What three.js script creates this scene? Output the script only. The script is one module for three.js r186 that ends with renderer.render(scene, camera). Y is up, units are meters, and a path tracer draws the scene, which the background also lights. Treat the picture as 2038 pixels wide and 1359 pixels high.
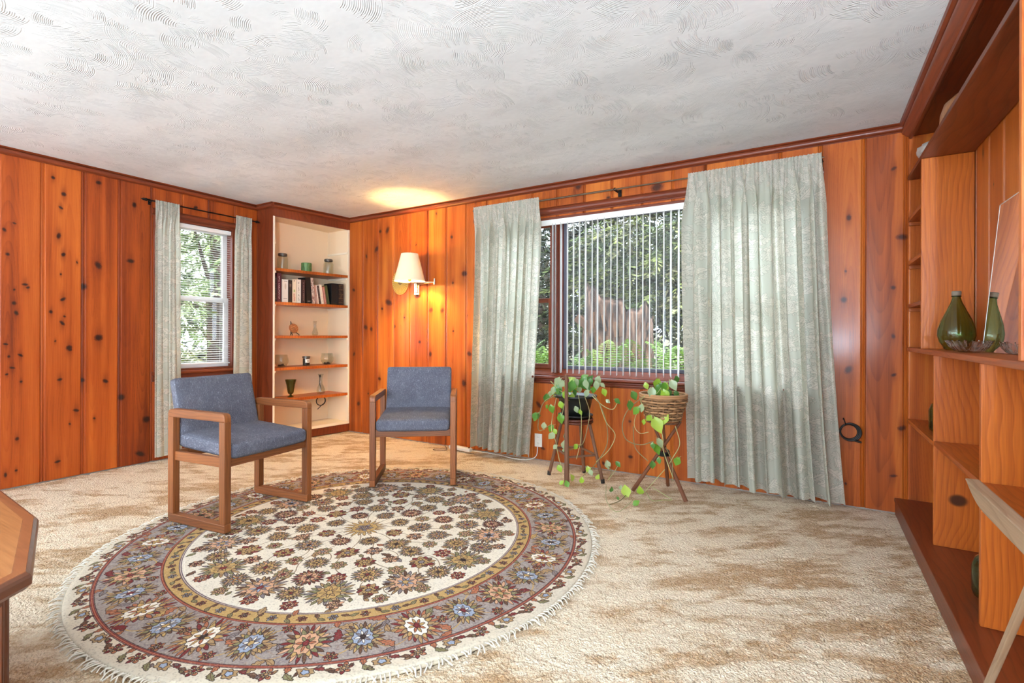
import * as THREE from 'three';
import { RoundedBoxGeometry } from 'three/addons/geometries/RoundedBoxGeometry.js';
import { mergeGeometries, mergeVertices, toCreasedNormals } from 'three/addons/utils/BufferGeometryUtils.js';
import { RectAreaLightUniformsLib } from 'three/addons/lights/RectAreaLightUniformsLib.js';

// ---------------------------------------------------------------- camera, sky, exposure
const scene = new THREE.Scene();
const renderer = new THREE.WebGLRenderer({ antialias: true });
renderer.toneMapping = THREE.LinearToneMapping;
renderer.toneMappingExposure = 1.9;
renderer.shadowMap.enabled = true;
RectAreaLightUniformsLib.init();

const FOCAL = 990.1, FW = 2038, FH = 1359;
const camera = new THREE.PerspectiveCamera(2 * Math.atan(FH / 2 / FOCAL) * 180 / Math.PI, FW / FH, 0.05, 200);
camera.position.set(0, 1.09, 0);
camera.rotation.order = 'YXZ';
camera.rotation.set(0, 0.54372, 0.003044);
camera.setViewOffset(FW, FH, 0, 14.3, FW, FH);
camera.updateProjectionMatrix();

// bright, even overcast sky; the room is lit by it through its windows
scene.background = new THREE.Color().setRGB(0.84, 0.97, 1.12);
scene.backgroundIntensity = 4.3;

// ---------------------------------------------------------------- room measures (metres; camera above the origin, back wall towards -z)
const XL = -4.828, XR = 0.711, ZB = -3.846, ZF = 2.3, H = 2.386, WT = 0.14;

// ---------------------------------------------------------------- helpers
const TAU = Math.PI * 2, R = (d) => d * Math.PI / 180;
function rng(seed) { let s = seed >>> 0; return () => { s = (s + 0x6d2b79f5) | 0; let t = Math.imul(s ^ (s >>> 15), 1 | s); t = (t + Math.imul(t ^ (t >>> 7), 61 | t)) ^ t; return ((t ^ (t >>> 14)) >>> 0) / 4294967296; }; }
const clamp = (x, a = 0, b = 1) => Math.min(b, Math.max(a, x)), lerp = (a, b, t) => a + (b - a) * t, smooth = (a, b, x) => { const t = clamp((x - a) / (b - a)); return t * t * (3 - 2 * t); };
function hash(ix, iy, s) { let h = Math.imul(ix | 0, 374761393) ^ Math.imul(iy | 0, 668265263) ^ Math.imul(s | 0, 1442695041); h = Math.imul(h ^ (h >>> 13), 1274126177); return ((h ^ (h >>> 16)) >>> 0) / 4294967296; }
// value noise 0..1; px, py > 0 make it repeat after that many cells
function noise(x, y, s = 0, px = 0, py = 0) {
  const ix = Math.floor(x), iy = Math.floor(y), fx = x - ix, fy = y - iy, u = fx * fx * (3 - 2 * fx), v = fy * fy * (3 - 2 * fy);
  const w = (i, p) => p ? ((i % p) + p) % p : i, x0 = w(ix, px), x1 = w(ix + 1, px), y0 = w(iy, py), y1 = w(iy + 1, py);
  return lerp(lerp(hash(x0, y0, s), hash(x1, y0, s), u), lerp(hash(x0, y1, s), hash(x1, y1, s), u), v);
}
function fbm(x, y, s = 0, oct = 4, px = 0, py = 0) { let a = 0, w = 0.5, t = 0; for (let o = 0; o < oct; o++) { a += w * noise(x, y, s + o * 17, px, py); t += w; x *= 2; y *= 2; px *= 2; py *= 2; w *= 0.5; } return a / t; }
const mix3 = (a, b, t) => [lerp(a[0], b[0], t), lerp(a[1], b[1], t), lerp(a[2], b[2], t)];
function texture(w, h, fn, color = true) {
  const d = new Uint8Array(w * h * 4);
  for (let j = 0, o = 0; j < h; j++) for (let i = 0; i < w; i++, o += 4) { const c = fn((i + 0.5) / w, (j + 0.5) / h); if (color) { d[o] = clamp(c[0], 0, 255); d[o + 1] = clamp(c[1], 0, 255); d[o + 2] = clamp(c[2], 0, 255); } else { const g = clamp(c * 255, 0, 255); d[o] = d[o + 1] = d[o + 2] = g; } d[o + 3] = 255; }
  const t = new THREE.DataTexture(d, w, h); t.wrapS = t.wrapT = THREE.RepeatWrapping; t.magFilter = THREE.LinearFilter; t.minFilter = THREE.LinearMipmapLinearFilter; t.generateMipmaps = true;
  if (color) t.colorSpace = THREE.SRGBColorSpace; t.needsUpdate = true; return t;
}
function canvasTexture(w, h, draw, color = true) {
  const c = document.createElement('canvas'); c.width = w; c.height = h; draw(c.getContext('2d'), w, h);
  const t = new THREE.CanvasTexture(c); t.wrapS = t.wrapT = THREE.RepeatWrapping; t.magFilter = THREE.LinearFilter; if (color) t.colorSpace = THREE.SRGBColorSpace; return t;
}
const rep = (t, x, y) => { const c = t.clone(); c.repeat.set(x, y); c.needsUpdate = true; return c; };
const std = (o) => new THREE.MeshPhysicalMaterial(o);
const used = new Map();
function numbered(name) { const n = used.get(name) ?? 0; used.set(name, n + 1); return n ? name + '_' + String(n).padStart(3, '0') : name; }
function mesh(name, geo, mat, parent) { const m = new THREE.Mesh(geo, mat); m.name = parent ? name : numbered(name); m.castShadow = m.receiveShadow = true; (parent ?? scene).add(m); return m; }
function tag(o, label, category, group, kind) { if (label) o.userData.label = label; if (category) o.userData.category = category; if (group) o.userData.group = group; if (kind) o.userData.kind = kind; return o; }
function thing(name, label, category, pos = [0, 0, 0], turn = 0, group) { const g = new THREE.Group(); g.name = numbered(name); g.position.set(...pos); g.rotation.y = turn; scene.add(g); return tag(g, label, category, group); }
function structure(name) { const g = new THREE.Group(); g.name = numbered(name); g.userData.kind = 'structure'; scene.add(g); return g; }
function copy(o, label, pos, turn) { const c = o.clone(); c.name = numbered(o.name.replace(/_\d{3}$/, '')); c.userData = { ...o.userData }; if (label) c.userData.label = label; if (pos) c.position.set(...pos); if (turn !== undefined) c.rotation.set(0, turn, 0); scene.add(c); return c; }
function plain(g) { const n = g.index ? g.toNonIndexed() : g; for (const k of Object.keys(n.attributes)) if (!['position', 'normal', 'uv'].includes(k)) n.deleteAttribute(k); if (!n.attributes.uv) n.setAttribute('uv', new THREE.BufferAttribute(new Float32Array(n.attributes.position.count * 2), 2)); return n; }
const merge = (list) => mergeGeometries(list.map(plain));
// box with softened edges; uv in metres with v along the grain axis
function boxUV(g, long = 'y', off = [0, 0]) {
  const p = g.attributes.position, n = g.attributes.normal, uv = new Float32Array(p.count * 2), L = 'xyz'.indexOf(long);
  for (let i = 0; i < p.count; i++) {
    const P = [p.getX(i), p.getY(i), p.getZ(i)], N = [Math.abs(n.getX(i)), Math.abs(n.getY(i)), Math.abs(n.getZ(i))];
    const a = N.indexOf(Math.max(...N)), o = [0, 1, 2].filter((k) => k !== a);
    let u, v; if (a === L) { u = P[o[0]]; v = P[o[1]] * 0.2; } else { v = P[L]; u = P[o.find((k) => k !== L)] + (a * 0.13); }
    uv[i * 2] = u + off[0]; uv[i * 2 + 1] = v + off[1];
  }
  g.setAttribute('uv', new THREE.BufferAttribute(uv, 2)); return g;
}
let boxCount = 0;
function bx(w, h, d, x, y, z, r = 0.003, long) {
  const rr = Math.min(r, w / 2.01, h / 2.01, d / 2.01), g = plain(rr > 0 ? new RoundedBoxGeometry(w, h, d, 2, rr) : new THREE.BoxGeometry(w, h, d));
  boxCount++; long = long ?? (w >= h && w >= d ? 'x' : h >= d ? 'y' : 'z');
  boxUV(g, long, [boxCount * 0.377 % 1, boxCount * 0.731 % 1]); g.translate(x, y, z); return g;
}
const span = (x0, x1, y0, y1, z0, z1, r, long) => bx(Math.abs(x1 - x0), Math.abs(y1 - y0), Math.abs(z1 - z0), (x0 + x1) / 2, (y0 + y1) / 2, (z0 + z1) / 2, r, long);
const V = (x, y, z) => new THREE.Vector3(x, y, z);
function rod(a, b, r0, r1 = r0, seg = 10) { const A = V(...a), B = V(...b), d = B.clone().sub(A), g = new THREE.CylinderGeometry(r1, r0, d.length(), seg, 1); g.translate(0, d.length() / 2, 0); g.applyQuaternion(new THREE.Quaternion().setFromUnitVectors(V(0, 1, 0), d.clone().normalize())); g.translate(A.x, A.y, A.z); return plain(g); }
function tube(pts, r, seg = 24, rad = 6, closed = false) { return plain(new THREE.TubeGeometry(new THREE.CatmullRomCurve3(pts.map((p) => V(...p)), closed), seg, r, rad, closed)); }
function lathe(profile, seg = 32) { return plain(new THREE.LatheGeometry(profile.map(([r, y]) => new THREE.Vector2(Math.max(r, 0.0001), y)), seg)); }
// moulding: a 2D outline [out, up] swept straight along an axis from a0 to a1; place(out, up, a) -> xyz
function sweep(outline, a0, a1, place) {
  const pos = [], uv = [], n = outline.length; let run = 0;
  for (let i = 0; i < n; i++) {
    const p = outline[i], q = outline[(i + 1) % n], l = Math.hypot(q[0] - p[0], q[1] - p[1]);
    const A = place(p[0], p[1], a0), B = place(q[0], q[1], a0), C = place(q[0], q[1], a1), D = place(p[0], p[1], a1);
    pos.push(...A, ...B, ...C, ...A, ...C, ...D); uv.push(run, a0, run + l, a0, run + l, a1, run, a0, run + l, a1, run, a1); run += l;
  }
  for (const [a, flip] of [[a0, 1], [a1, 0]]) for (const t of THREE.ShapeUtils.triangulateShape(outline.map(([x, y]) => new THREE.Vector2(x, y)), [])) { const k = flip ? [t[2], t[1], t[0]] : t; for (const i of k) { pos.push(...place(outline[i][0], outline[i][1], a)); uv.push(outline[i][0], outline[i][1]); } }
  const g = new THREE.BufferGeometry(); g.setAttribute('position', new THREE.BufferAttribute(new Float32Array(pos), 3)); g.setAttribute('uv', new THREE.BufferAttribute(new Float32Array(uv), 2)); g.computeVertexNormals();
  return toCreasedNormals(g, 0.6);
}
const arc = (cx, cy, r, a0, a1, n = 8) => Array.from({ length: n + 1 }, (_, i) => [cx + r * Math.cos(lerp(a0, a1, i / n)), cy + r * Math.sin(lerp(a0, a1, i / n))]);
// ---- places read off the photograph (metres): knots in the boards, leaves and stems of the two plants
const KNOTS_BACK = [[-3.879,2.194,.03],[-3.984,2.192,.019],[-4.195,1.941,.018],[-4.045,2.006,.027],[-4.396,1.579,.02],[-4.205,1.162,.027],[-4.117,1.142,.021],[-3.954,1.36,.015],[-3.858,1.424,.038],[-3.772,1.169,.017],[-3.632,1.261,.011],[-4.387,.865,.02],[-4.313,.315,.024],[-4.161,.437,.012],[-3.991,.607,.019],[-3.276,1.33,.023],[-3.128,1.323,.023],[-3.474,2.002,.009],[-3.209,2.289,.011],[-3.016,2.037,.016],[-2.864,1.671,.027],[-2.999,1.588,.012],[-2.715,1.682,.023],[-3.422,1.01,.016],[-3.281,.889,.021],[-2.993,1.12,.01],[-2.799,.902,.024],[-2.865,.619,.027],[-2.829,1.266,.01],[-2.995,.526,.014],[-2.672,.038,.015],[-2.05,.475,.025],[-2.009,.099,.018],[-1.235,.405,.011],[-1.229,.126,.016],[-1.453,.045,.013],[-.771,.529,.014],[.196,1.844,.016],[.171,1.318,.018],[.424,1.386,.013],[.425,1.085,.013],[.469,1.694,.024],[.425,2.12,.013],[.18,1.502,.007],[.197,.87,.023],[.184,.137,.008],[.428,.846,.012],[.469,.521,.018],[.427,.223,.014],[-1.682,2.328,.028],[-1.028,2.223,.038],[-1.419,2.198,.013],[-2.73,2.336,.012]] ;
const KNOTS_LEFT = [[-1.136,1.81,.011],[-1.188,1.864,.008],[-1.154,1.64,.011],[-1.244,1.436,.012],[-1.198,1.231,.014],[-1.396,2.242,.011],[-1.458,2.135,.014],[-1.441,2.029,.011],[-1.429,1.816,.017],[-1.457,1.68,.013],[-1.442,1.53,.006],[-1.455,1.343,.014],[-1.451,1.164,.014],[-1.491,.978,.017],[-1.671,2.277,.016],[-1.67,1.625,.024],[-1.674,1.054,.024],[-1.572,1.449,.026],[-1.913,2.156,.018],[-1.888,1.686,.021],[-2.392,2.237,.016],[-1.221,.931,.011],[-1.179,.843,.011],[-1.225,.742,.008],[-1.205,.338,.011],[-1.146,.096,.011],[-1.496,.966,.013],[-1.438,.741,.012],[-1.427,.128,.013],[-1.571,.727,.017],[-1.719,.707,.016],[-1.827,.567,.024],[-2.005,.36,.028],[-1.961,.078,.03],[-1.648,.42,.008]] ;
const LEAVES_POT = [[-1.68,.709,-3.451,.062],[-1.7,.662,-3.423,.053],[-1.722,.607,-3.351,.039],[-1.743,.625,-3.458,.027],[-1.574,.703,-3.389,.03],[-1.491,.737,-3.389,.038],[-1.514,.733,-3.527,.026],[-1.48,.767,-3.513,.043],[-1.468,.691,-3.541,.035],[-1.412,.739,-3.471,.034],[-1.386,.738,-3.545,.052],[-1.365,.712,-3.468,.042],[-1.303,.722,-3.433,.029],[-1.315,.661,-3.5,.034],[-1.149,.631,-3.312,.03],[-1.222,.624,-3.321,.022],[-1.518,.626,-3.378,.034],[-1.439,.65,-3.449,.036],[-1.518,.67,-3.503,.037],[-1.668,.53,-3.338,.043],[-1.718,.542,-3.352,.024],[-1.579,.57,-3.311,.032],[-1.467,.543,-3.336,.03],[-1.448,.52,-3.364,.028],[-1.586,.467,-3.326,.049],[-1.794,.464,-3.302,.043],[-1.74,.393,-3.349,.039],[-1.794,.465,-3.358,.028],[-1.678,.383,-3.341,.039],[-1.646,.34,-3.286,.046],[-1.611,.378,-3.282,.023],[-1.542,.343,-3.313,.028],[-1.54,.281,-3.29,.042],[-1.622,.261,-3.295,.032],[-1.478,.27,-3.342,.032],[-1.588,.217,-3.371,.024],[-1.589,.102,-3.315,.037],[-1.489,.02,-3.219,.031],[-1.428,.031,-3.344,.028],[-1.507,.036,-3.357,.034],[-1.374,.118,-3.339,.033],[-1.353,.102,-3.333,.028],[-1.233,.168,-3.353,.039],[-1.157,.187,-3.351,.027],[-1.302,.081,-3.334,.023],[-1.54,.02,-3.242,.023],[-1.567,.681,-3.444,.039],[-1.488,.702,-3.499,.039],[-1.405,.672,-3.5,.034],[-1.703,.622,-3.468,.035],[-1.637,.635,-3.513,.036],[-1.56,.644,-3.514,.033]] ;
const LEAVES_BASKET = [[-.99,.731,-3.447,.03],[-.899,.725,-3.524,.036],[-.912,.719,-3.453,.03],[-1.036,.673,-3.324,.039],[-1.053,.609,-3.289,.037],[-1.016,.578,-3.285,.04],[-.979,.596,-3.291,.034],[-.929,.535,-3.291,.029],[-.972,.5,-3.323,.026],[-.869,.495,-3.293,.06],[-.837,.531,-3.326,.045],[-.856,.378,-3.303,.036],[-.881,.329,-3.327,.04],[-.867,.257,-3.315,.026],[-.919,.211,-3.354,.037],[-.757,.26,-3.336,.043],[-1.174,.024,-3.263,.027],[-1.135,.034,-3.337,.021],[-1.067,.02,-3.243,.055],[-.986,.046,-3.295,.037],[-1.086,.02,-3.136,.018],[-.95,.02,-3.096,.032],[-.904,.354,-3.3,.027],[-.849,.688,-3.528,.032],[-.959,.681,-3.527,.032],[-.797,.682,-3.504,.028]] ;
const VINES_POT =[[[-1.341,.671,-3.34],[-1.28,.602,-3.34],[-1.246,.475,-3.34],[-1.241,.347,-3.34],[-1.245,.282,-3.34],[-1.304,.185,-3.34],[-1.356,.129,-3.34],[-1.427,.061,-3.34]],[[-1.28,.594,-3.34],[-1.237,.476,-3.34],[-1.187,.385,-3.34],[-1.22,.285,-3.34],[-1.304,.193,-3.34]],[[-1.442,.656,-3.34],[-1.439,.507,-3.34],[-1.446,.315,-3.34],[-1.459,.189,-3.34]],[[-1.402,.642,-3.34],[-1.38,.529,-3.34],[-1.388,.396,-3.34],[-1.401,.321,-3.34],[-1.445,.282,-3.34],[-1.536,.238,-3.34]],[[-1.64,.626,-3.34],[-1.668,.487,-3.34],[-1.658,.385,-3.34],[-1.63,.294,-3.34],[-1.644,.25,-3.34],[-1.601,.145,-3.34],[-1.563,.108,-3.34]],[[-1.51,.652,-3.34],[-1.537,.633,-3.34],[-1.574,.495,-3.34]],[[-1.64,.635,-3.34],[-1.717,.587,-3.34],[-1.775,.469,-3.34],[-1.794,.354,-3.34],[-1.668,.419,-3.34]],[[-1.341,.655,-3.34],[-1.254,.588,-3.34],[-1.204,.564,-3.34],[-1.162,.619,-3.34]],[[-1.219,.076,-3.34],[-1.186,.129,-3.34],[-1.161,.181,-3.34]],[[-1.219,.076,-3.34],[-1.213,.125,-3.34],[-1.224,.164,-3.34]],[[-1.556,.649,-3.34],[-1.626,.678,-3.34],[-1.669,.744,-3.34]],[[-1.554,.109,-3.34],[-1.536,.044,-3.34],[-1.494,.02,-3.232]]];
const VINES_BASKET =[[[-.955,.688,-3.34],[-.986,.663,-3.34],[-1.041,.62,-3.34],[-1.105,.552,-3.34],[-1.121,.455,-3.34],[-1.088,.372,-3.34],[-1.008,.338,-3.34],[-.915,.372,-3.34]],[[-.955,.688,-3.34],[-.994,.639,-3.34],[-.931,.566,-3.34],[-.87,.48,-3.34],[-.84,.407,-3.34],[-.847,.331,-3.34],[-.824,.235,-3.34],[-.78,.158,-3.34]],[[-.962,.61,-3.34],[-1.033,.542,-3.34],[-1.048,.463,-3.34],[-.993,.425,-3.34],[-.938,.439,-3.34]],[[-1.048,.463,-3.34],[-1.04,.307,-3.34],[-.946,.241,-3.34]],[[-.773,.49,-3.34],[-.744,.373,-3.34],[-.78,.286,-3.34],[-.802,.246,-3.34]],[[-1.253,.022,-3.34],[-1.116,.02,-3.039],[-1.008,.02,-2.924],[-.992,.02,-3.141]],[[-1.091,.02,-2.992],[-1.062,.02,-3.124],[-1.063,.02,-3.231]],[[-.953,.032,-3.34],[-.879,.02,-3.237],[-.822,.02,-3.246],[-.778,.02,-3.287],[-.824,.038,-3.34],[-.914,.069,-3.34]],[[-.939,.712,-3.34],[-.909,.683,-3.34],[-.863,.74,-3.34]],[[-.825,.348,-3.34],[-.795,.247,-3.34],[-.787,.127,-3.34]],[[-.839,.195,-3.34],[-.914,.1,-3.34],[-.96,.038,-3.34]]];
// ---------------------------------------------------------------- wood
const PINE = { light: [204, 114, 40], mid: [176, 84, 24], dark: [124, 52, 13], knot: [72, 33, 17], ring: [112, 48, 19] };
const PINE_RED = { light: [192, 96, 30], mid: [164, 71, 18], dark: [112, 42, 10], knot: [46, 20, 10], ring: [84, 31, 11] };
// one wall of knotty boards: a runs along the wall, y up; every board has its own heartwood, tone and knots
function knottyTexture(W, Hh, a0, len, tall, seams, knots, seed, pal, tones = {}) {
  const boards = []; for (let i = 0; i + 1 < seams.length; i++) { const r = rng(seed * 101 + i * 7 + 3); boards.push({ c: lerp(seams[i], seams[i + 1], 0.25 + 0.5 * r()), s: seed * 31 + i * 13, yc: -1 + 4 * r(), bend: 0.02 + 0.10 * r() * r(), f: 55 + 50 * r(), tone: (r() - 0.5) * 0.34, k: [] }); }
  for (const k in tones) boards[k].tone = tones[k];
  const at = (a) => { let i = 0; while (i + 2 < seams.length && a >= seams[i + 1]) i++; return i; };
  const rk = rng(seed * 977 + 5);
  for (const [a, y, r] of knots) boards[at(a)].k.push([a, y, r * 0.72, (rk() - 0.5) * 1.4, 0.65 + 0.7 * rk()]);
  return texture(W, Hh, (u, v) => {
    const a = a0 + len * u, y = tall * v, b = boards[at(a)];
    let aw = a, yk = y, kd = 99, kr = 0, halo = 0;
    for (const [ka, ky, r, tilt, el] of b.k) {
      const da = a - ka, dy = y - ky; if (Math.abs(dy) > r * 14 || Math.abs(da) > 0.2) continue;
      const x2 = (da * Math.cos(tilt) + dy * Math.sin(tilt)) / (r * el), y2 = (dy * Math.cos(tilt) - da * Math.sin(tilt)) / (r * (2 - el)), d = Math.hypot(x2, y2) * (1 + 0.25 * (noise(a * 160, y * 160, 5) - 0.5));
      const flow = Math.exp(-(da * da) / (r * r * 5) - (dy * dy) / (r * r * 22)); aw -= Math.sign(da) * r * 0.75 * flow * (1 - Math.exp(-Math.abs(da) / r)); halo = Math.max(halo, Math.exp(-(da * da) / (r * r * 2.6) - (dy * dy) / (r * r * 26)));
      if (d < kd) { kd = d; kr = r; }
    }
    const wob = fbm(a * 5, y * 1.1, b.s, 3) - 0.5;
    const t = Math.sqrt((aw - b.c) ** 2 + ((y - b.yc) * b.bend) ** 2) * b.f + wob * 4.2, s = t - Math.floor(t);
    const line = s * s * s * (1 - smooth(0.93, 1, s)), fibre = noise(aw * 420, y * 9, b.s + 3) - 0.5, patch = fbm(a * 6, y * 0.9, b.s + 9, 3) - 0.5;
    let k = 0.34 + b.tone + patch * 0.9 + line * 0.2 + fibre * 0.16 + (fbm(aw * 34, y * 0.6, b.s + 21, 3) - 0.5) * 0.75;
    let c = k < 0.5 ? mix3(pal.light, pal.mid, clamp(k * 2)) : mix3(pal.mid, pal.dark, clamp(k * 2 - 1));
    c = mix3(c, pal.dark, halo * 0.62);
    if (kd < 1.9) { const ringed = 0.5 + 0.5 * Math.sin(kd * 13); const core = mix3(pal.knot, pal.ring, ringed * smooth(0.15, 1, kd) * 0.6); c = mix3(core, c, smooth(0.85, 1.25, kd)); if (kd > 1) c = mix3(pal.ring, c, smooth(1.0, 1.9, kd)); }
    return c;
  });
}
function scatterKnots(seams, y0, y1, per, seed) { const r = rng(seed), out = []; for (let i = 0; i + 1 < seams.length; i++) for (let k = 0; k < per; k++) if (r() < 0.8) out.push([lerp(seams[i] + 0.02, seams[i + 1] - 0.02, r()), lerp(y0, y1, r()), 0.006 + 0.016 * r() * r()]); return out; }
// plain sawn wood, 1 m x 1 m, grain along v
function sawnTexture(n, light, dark, seed, f, knots = []) {
  return texture(n, n, (u, v) => {
    let uw = u, kd = 9; for (const [ka, ky, r] of knots) { const da = u - ka, dy = v - ky, fl = Math.exp(-(da * da) / (r * r * 5) - (dy * dy) / (r * r * 22)); uw -= Math.sign(da) * r * 0.75 * fl * (1 - Math.exp(-Math.abs(da) / r)); kd = Math.min(kd, Math.hypot(da / r, dy / (r * 0.8))); }
    const wob = fbm(u * 4, v * 2, seed, 3, 4, 2) - 0.5, t = uw * f + wob * 5, s = t - Math.floor(t), line = s * s * s * (1 - smooth(0.93, 1, s));
    const k = 0.3 + (fbm(u * 6, v * 1, seed + 5, 3, 6, 1) - 0.5) * 0.9 + line * 0.45 + (noise(u * 360, v * 12, seed + 7, 360, 12) - 0.5) * 0.3;
    let c = mix3(light, dark, clamp(k)); if (kd < 1.5) c = mix3(mix3(dark, [40, 20, 10], 0.7), c, smooth(0.7, 1.4, kd)); return c;
  });
}
const fineBump = texture(512, 512, (u, v) => 0.5 + 0.5 * (noise(u * 256, v * 10, 3, 256, 10) - 0.5) + 0.25 * (fbm(u * 12, v * 3, 8, 3, 12, 3) - 0.5), false);
function varnish(map, o = {}) { return std({ map, roughness: 0.4, clearcoat: 0.12, clearcoatRoughness: 0.2, bumpMap: fineBump, bumpScale: 0.0006, ...o }); }
const texShelf = sawnTexture(512, [202, 108, 36], [136, 58, 15], 11, 34), texShelfKnot = sawnTexture(1024, [220, 122, 38], [160, 74, 18], 21, 44, [[0.3, 0.35, 0.03], [0.72, 0.7, 0.022], [0.55, 0.12, 0.012]]);
const texTrim = sawnTexture(512, [138, 60, 27], [90, 34, 14], 31, 26), texOak = sawnTexture(512, [162, 94, 46], [100, 54, 24], 41, 60), texDark = sawnTexture(512, [112, 50, 27], [70, 29, 16], 51, 30);
const texHoney = sawnTexture(512, [184, 128, 80], [150, 96, 54], 61, 40), texPale = sawnTexture(512, [182, 154, 124], [136, 106, 80], 71, 36), texStick = sawnTexture(256, [150, 104, 74], [86, 54, 38], 81, 14);
const M = {};
M.shelf = varnish(texShelf); M.shelfKnot = varnish(texShelfKnot); M.trim = varnish(texTrim); M.oak = varnish(texOak, { roughness: 0.45, clearcoat: 0.1 }); M.darkWood = varnish(texDark); M.honey = varnish(texHoney, { roughness: 0.3 });
M.pale = varnish(texPale, { roughness: 0.5, clearcoat: 0.05 }); M.stick = std({ map: texStick, roughness: 0.7 });
M.cream = std({ color: '#f3d8b4', roughness: 0.55 }); M.creamEdge = std({ color: '#f5e4cb', roughness: 0.5 });
M.white = std({ color: '#f2efe9', roughness: 0.45 }); M.vane = std({ color: '#fbf9f6', roughness: 0.5, transmission: 0.12, thickness: 0, specularIntensity: 0.4 });
M.sash = std({ color: '#e9e7e4', roughness: 0.4 }); M.black = std({ color: '#17130f', roughness: 0.45 }); M.iron = std({ color: '#1a1512', roughness: 0.4, metalness: 0.6 });
M.pane = std({ color: '#ffffff', roughness: 0, transmission: 1, thickness: 0, ior: 1.45 });
M.brass = std({ color: '#d9a441', roughness: 0.3, metalness: 1 }); M.chrome = std({ color: '#d8cdb4', roughness: 0.16, metalness: 1 }); M.plastic = std({ color: '#e9e4d8', roughness: 0.5 });
M.greyTrim = std({ color: '#5d5b66', roughness: 0.5 });
// knotty wall textures
const SEAM_BACK = [XL, -4.461, -4.249, -4.019, -3.781, -3.547, -3.311, -3.073, -2.83, -2.592, -2.352, -2.107, -1.864, -1.618, -1.378, -1.133, -0.898, -0.666, -0.424, -0.185, 0.05, 0.284, 0.497, XR];
const SEAM_LEFT = [-3.846, -3.42, -2.983, -2.75, -2.503, -2.267, -2.034, -1.802, -1.566, -1.33, -1.095, -0.86, -0.62, -0.385, -0.15, 0.09, 0.33, 0.57, 0.81, 1.05, 1.29, 1.53, 1.77, 2.01, ZF];
const SEAM_RIGHT = [-3.846, -3.61, -3.39, -3.17, -2.955, -2.73, -2.5, -2.27, -2.04, -1.81, -1.58, -1.35, -1.12, -0.9];
const texBack = knottyTexture(2048, 1024, XL, XR - XL, H, SEAM_BACK, KNOTS_BACK, 1, PINE, { 20: 0.02, 21: 0.1, 1: 0.12, 2: 0.0 });
const texLeft = knottyTexture(2048, 1024, ZB, ZF - ZB, H, SEAM_LEFT, [...KNOTS_LEFT, ...scatterKnots(SEAM_LEFT.slice(8), 0.1, 2.3, 8, 77)], 2, PINE_RED, { 9: 0.04, 8: -0.14, 7: 0.1, 6: 0.26, 5: 0.1 });
const texRight = knottyTexture(1024, 1024, -3.846, 2.946, H, SEAM_RIGHT, scatterKnots(SEAM_RIGHT, 0.1, 2.3, 6, 5), 3, PINE);
const wallBump = rep(fineBump, 5, 2.4);
M.wallBack = varnish(texBack, { roughness: 0.5, specularIntensity: 0.5, clearcoat: 0.3, clearcoatRoughness: 0.17, bumpMap: wallBump }); M.wallLeft = varnish(texLeft, { roughness: 0.5, specularIntensity: 0.6, bumpMap: wallBump }); M.wallRight = varnish(texRight, { bumpMap: wallBump });
// ---------------------------------------------------------------- walls of knotty boards
const WIN2 = { x0: -2.66, x1: 0.0, y0: 0.735, y1: 2.1 }, WIN1 = { z0: -2.745, z1: -2.1, y0: 0.76, y1: 2.1 };
// one board: flat face, rounded lip on one side and a sunk bead on the other
function board(a0, a1, y0, y1, place, uvOf) {
  const P = [[a0, -0.019], [a0, -0.006], [a0 + 0.004, -0.0012], [a0 + 0.009, 0], [a1 - 0.026, 0], [a1 - 0.021, -0.0015], [a1 - 0.018, -0.011], [a1 - 0.014, -0.0115], [a1 - 0.009, -0.007], [a1 - 0.004, -0.011], [a1, -0.012], [a1, -0.019]];
  const pos = [], uv = [];
  const put = (a, n, y) => { pos.push(...place(a, n, y)); uv.push(...uvOf(a, y)); };
  for (let i = 0; i < P.length; i++) { const p = P[i], q = P[(i + 1) % P.length]; for (const [k, y] of [[p, y0], [q, y0], [q, y1], [p, y0], [q, y1], [p, y1]]) put(k[0], k[1], y); }
  for (const y of [y0, y1]) for (let i = 1; i + 1 < P.length; i++) for (const k of [P[0], P[i], P[i + 1]]) put(k[0], k[1], y);
  const g = new THREE.BufferGeometry(); g.setAttribute('position', new THREE.BufferAttribute(new Float32Array(pos), 3)); g.setAttribute('uv', new THREE.BufferAttribute(new Float32Array(uv), 2)); g.computeVertexNormals(); return g;
}
function boardWall(parent, seams, hole, place, uvOf, mat, y1 = H - 0.01) {
  const add = (a0, a1, b0, b1) => { if (a1 - a0 > 0.035 && b1 - b0 > 0.01) mesh('board', board(a0 + 0.0005, a1 - 0.0005, b0, b1, place, uvOf), mat, parent); };
  for (let i = 0; i + 1 < seams.length; i++) {
    const a = seams[i], b = seams[i + 1];
    if (!hole || b <= hole[0] || a >= hole[1]) { add(a, b, 0, y1); continue; }
    if (a < hole[0]) add(a, hole[0], hole[2], hole[3]);
    if (b > hole[1]) add(hole[1], b, hole[2], hole[3]);
    add(a, b, 0, hole[2]); add(a, b, hole[3], y1);
  }
}
M.plaster = std({ color: '#ecebe7', roughness: 0.85 });  // added off-white finish on walls out of view, neutralises the bounced light
M.backing = std({ color: '#6e3a1c', roughness: 0.9 }); M.outside = std({ color: '#b8ada0', roughness: 0.9 });
const wallBack = structure('wall_back');
boardWall(wallBack, SEAM_BACK, [WIN2.x0, WIN2.x1, WIN2.y0, WIN2.y1], (a, n, y) => [a, y, ZB + n], (a, y) => [(a - XL) / (XR - XL), y / H], M.wallBack);
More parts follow.
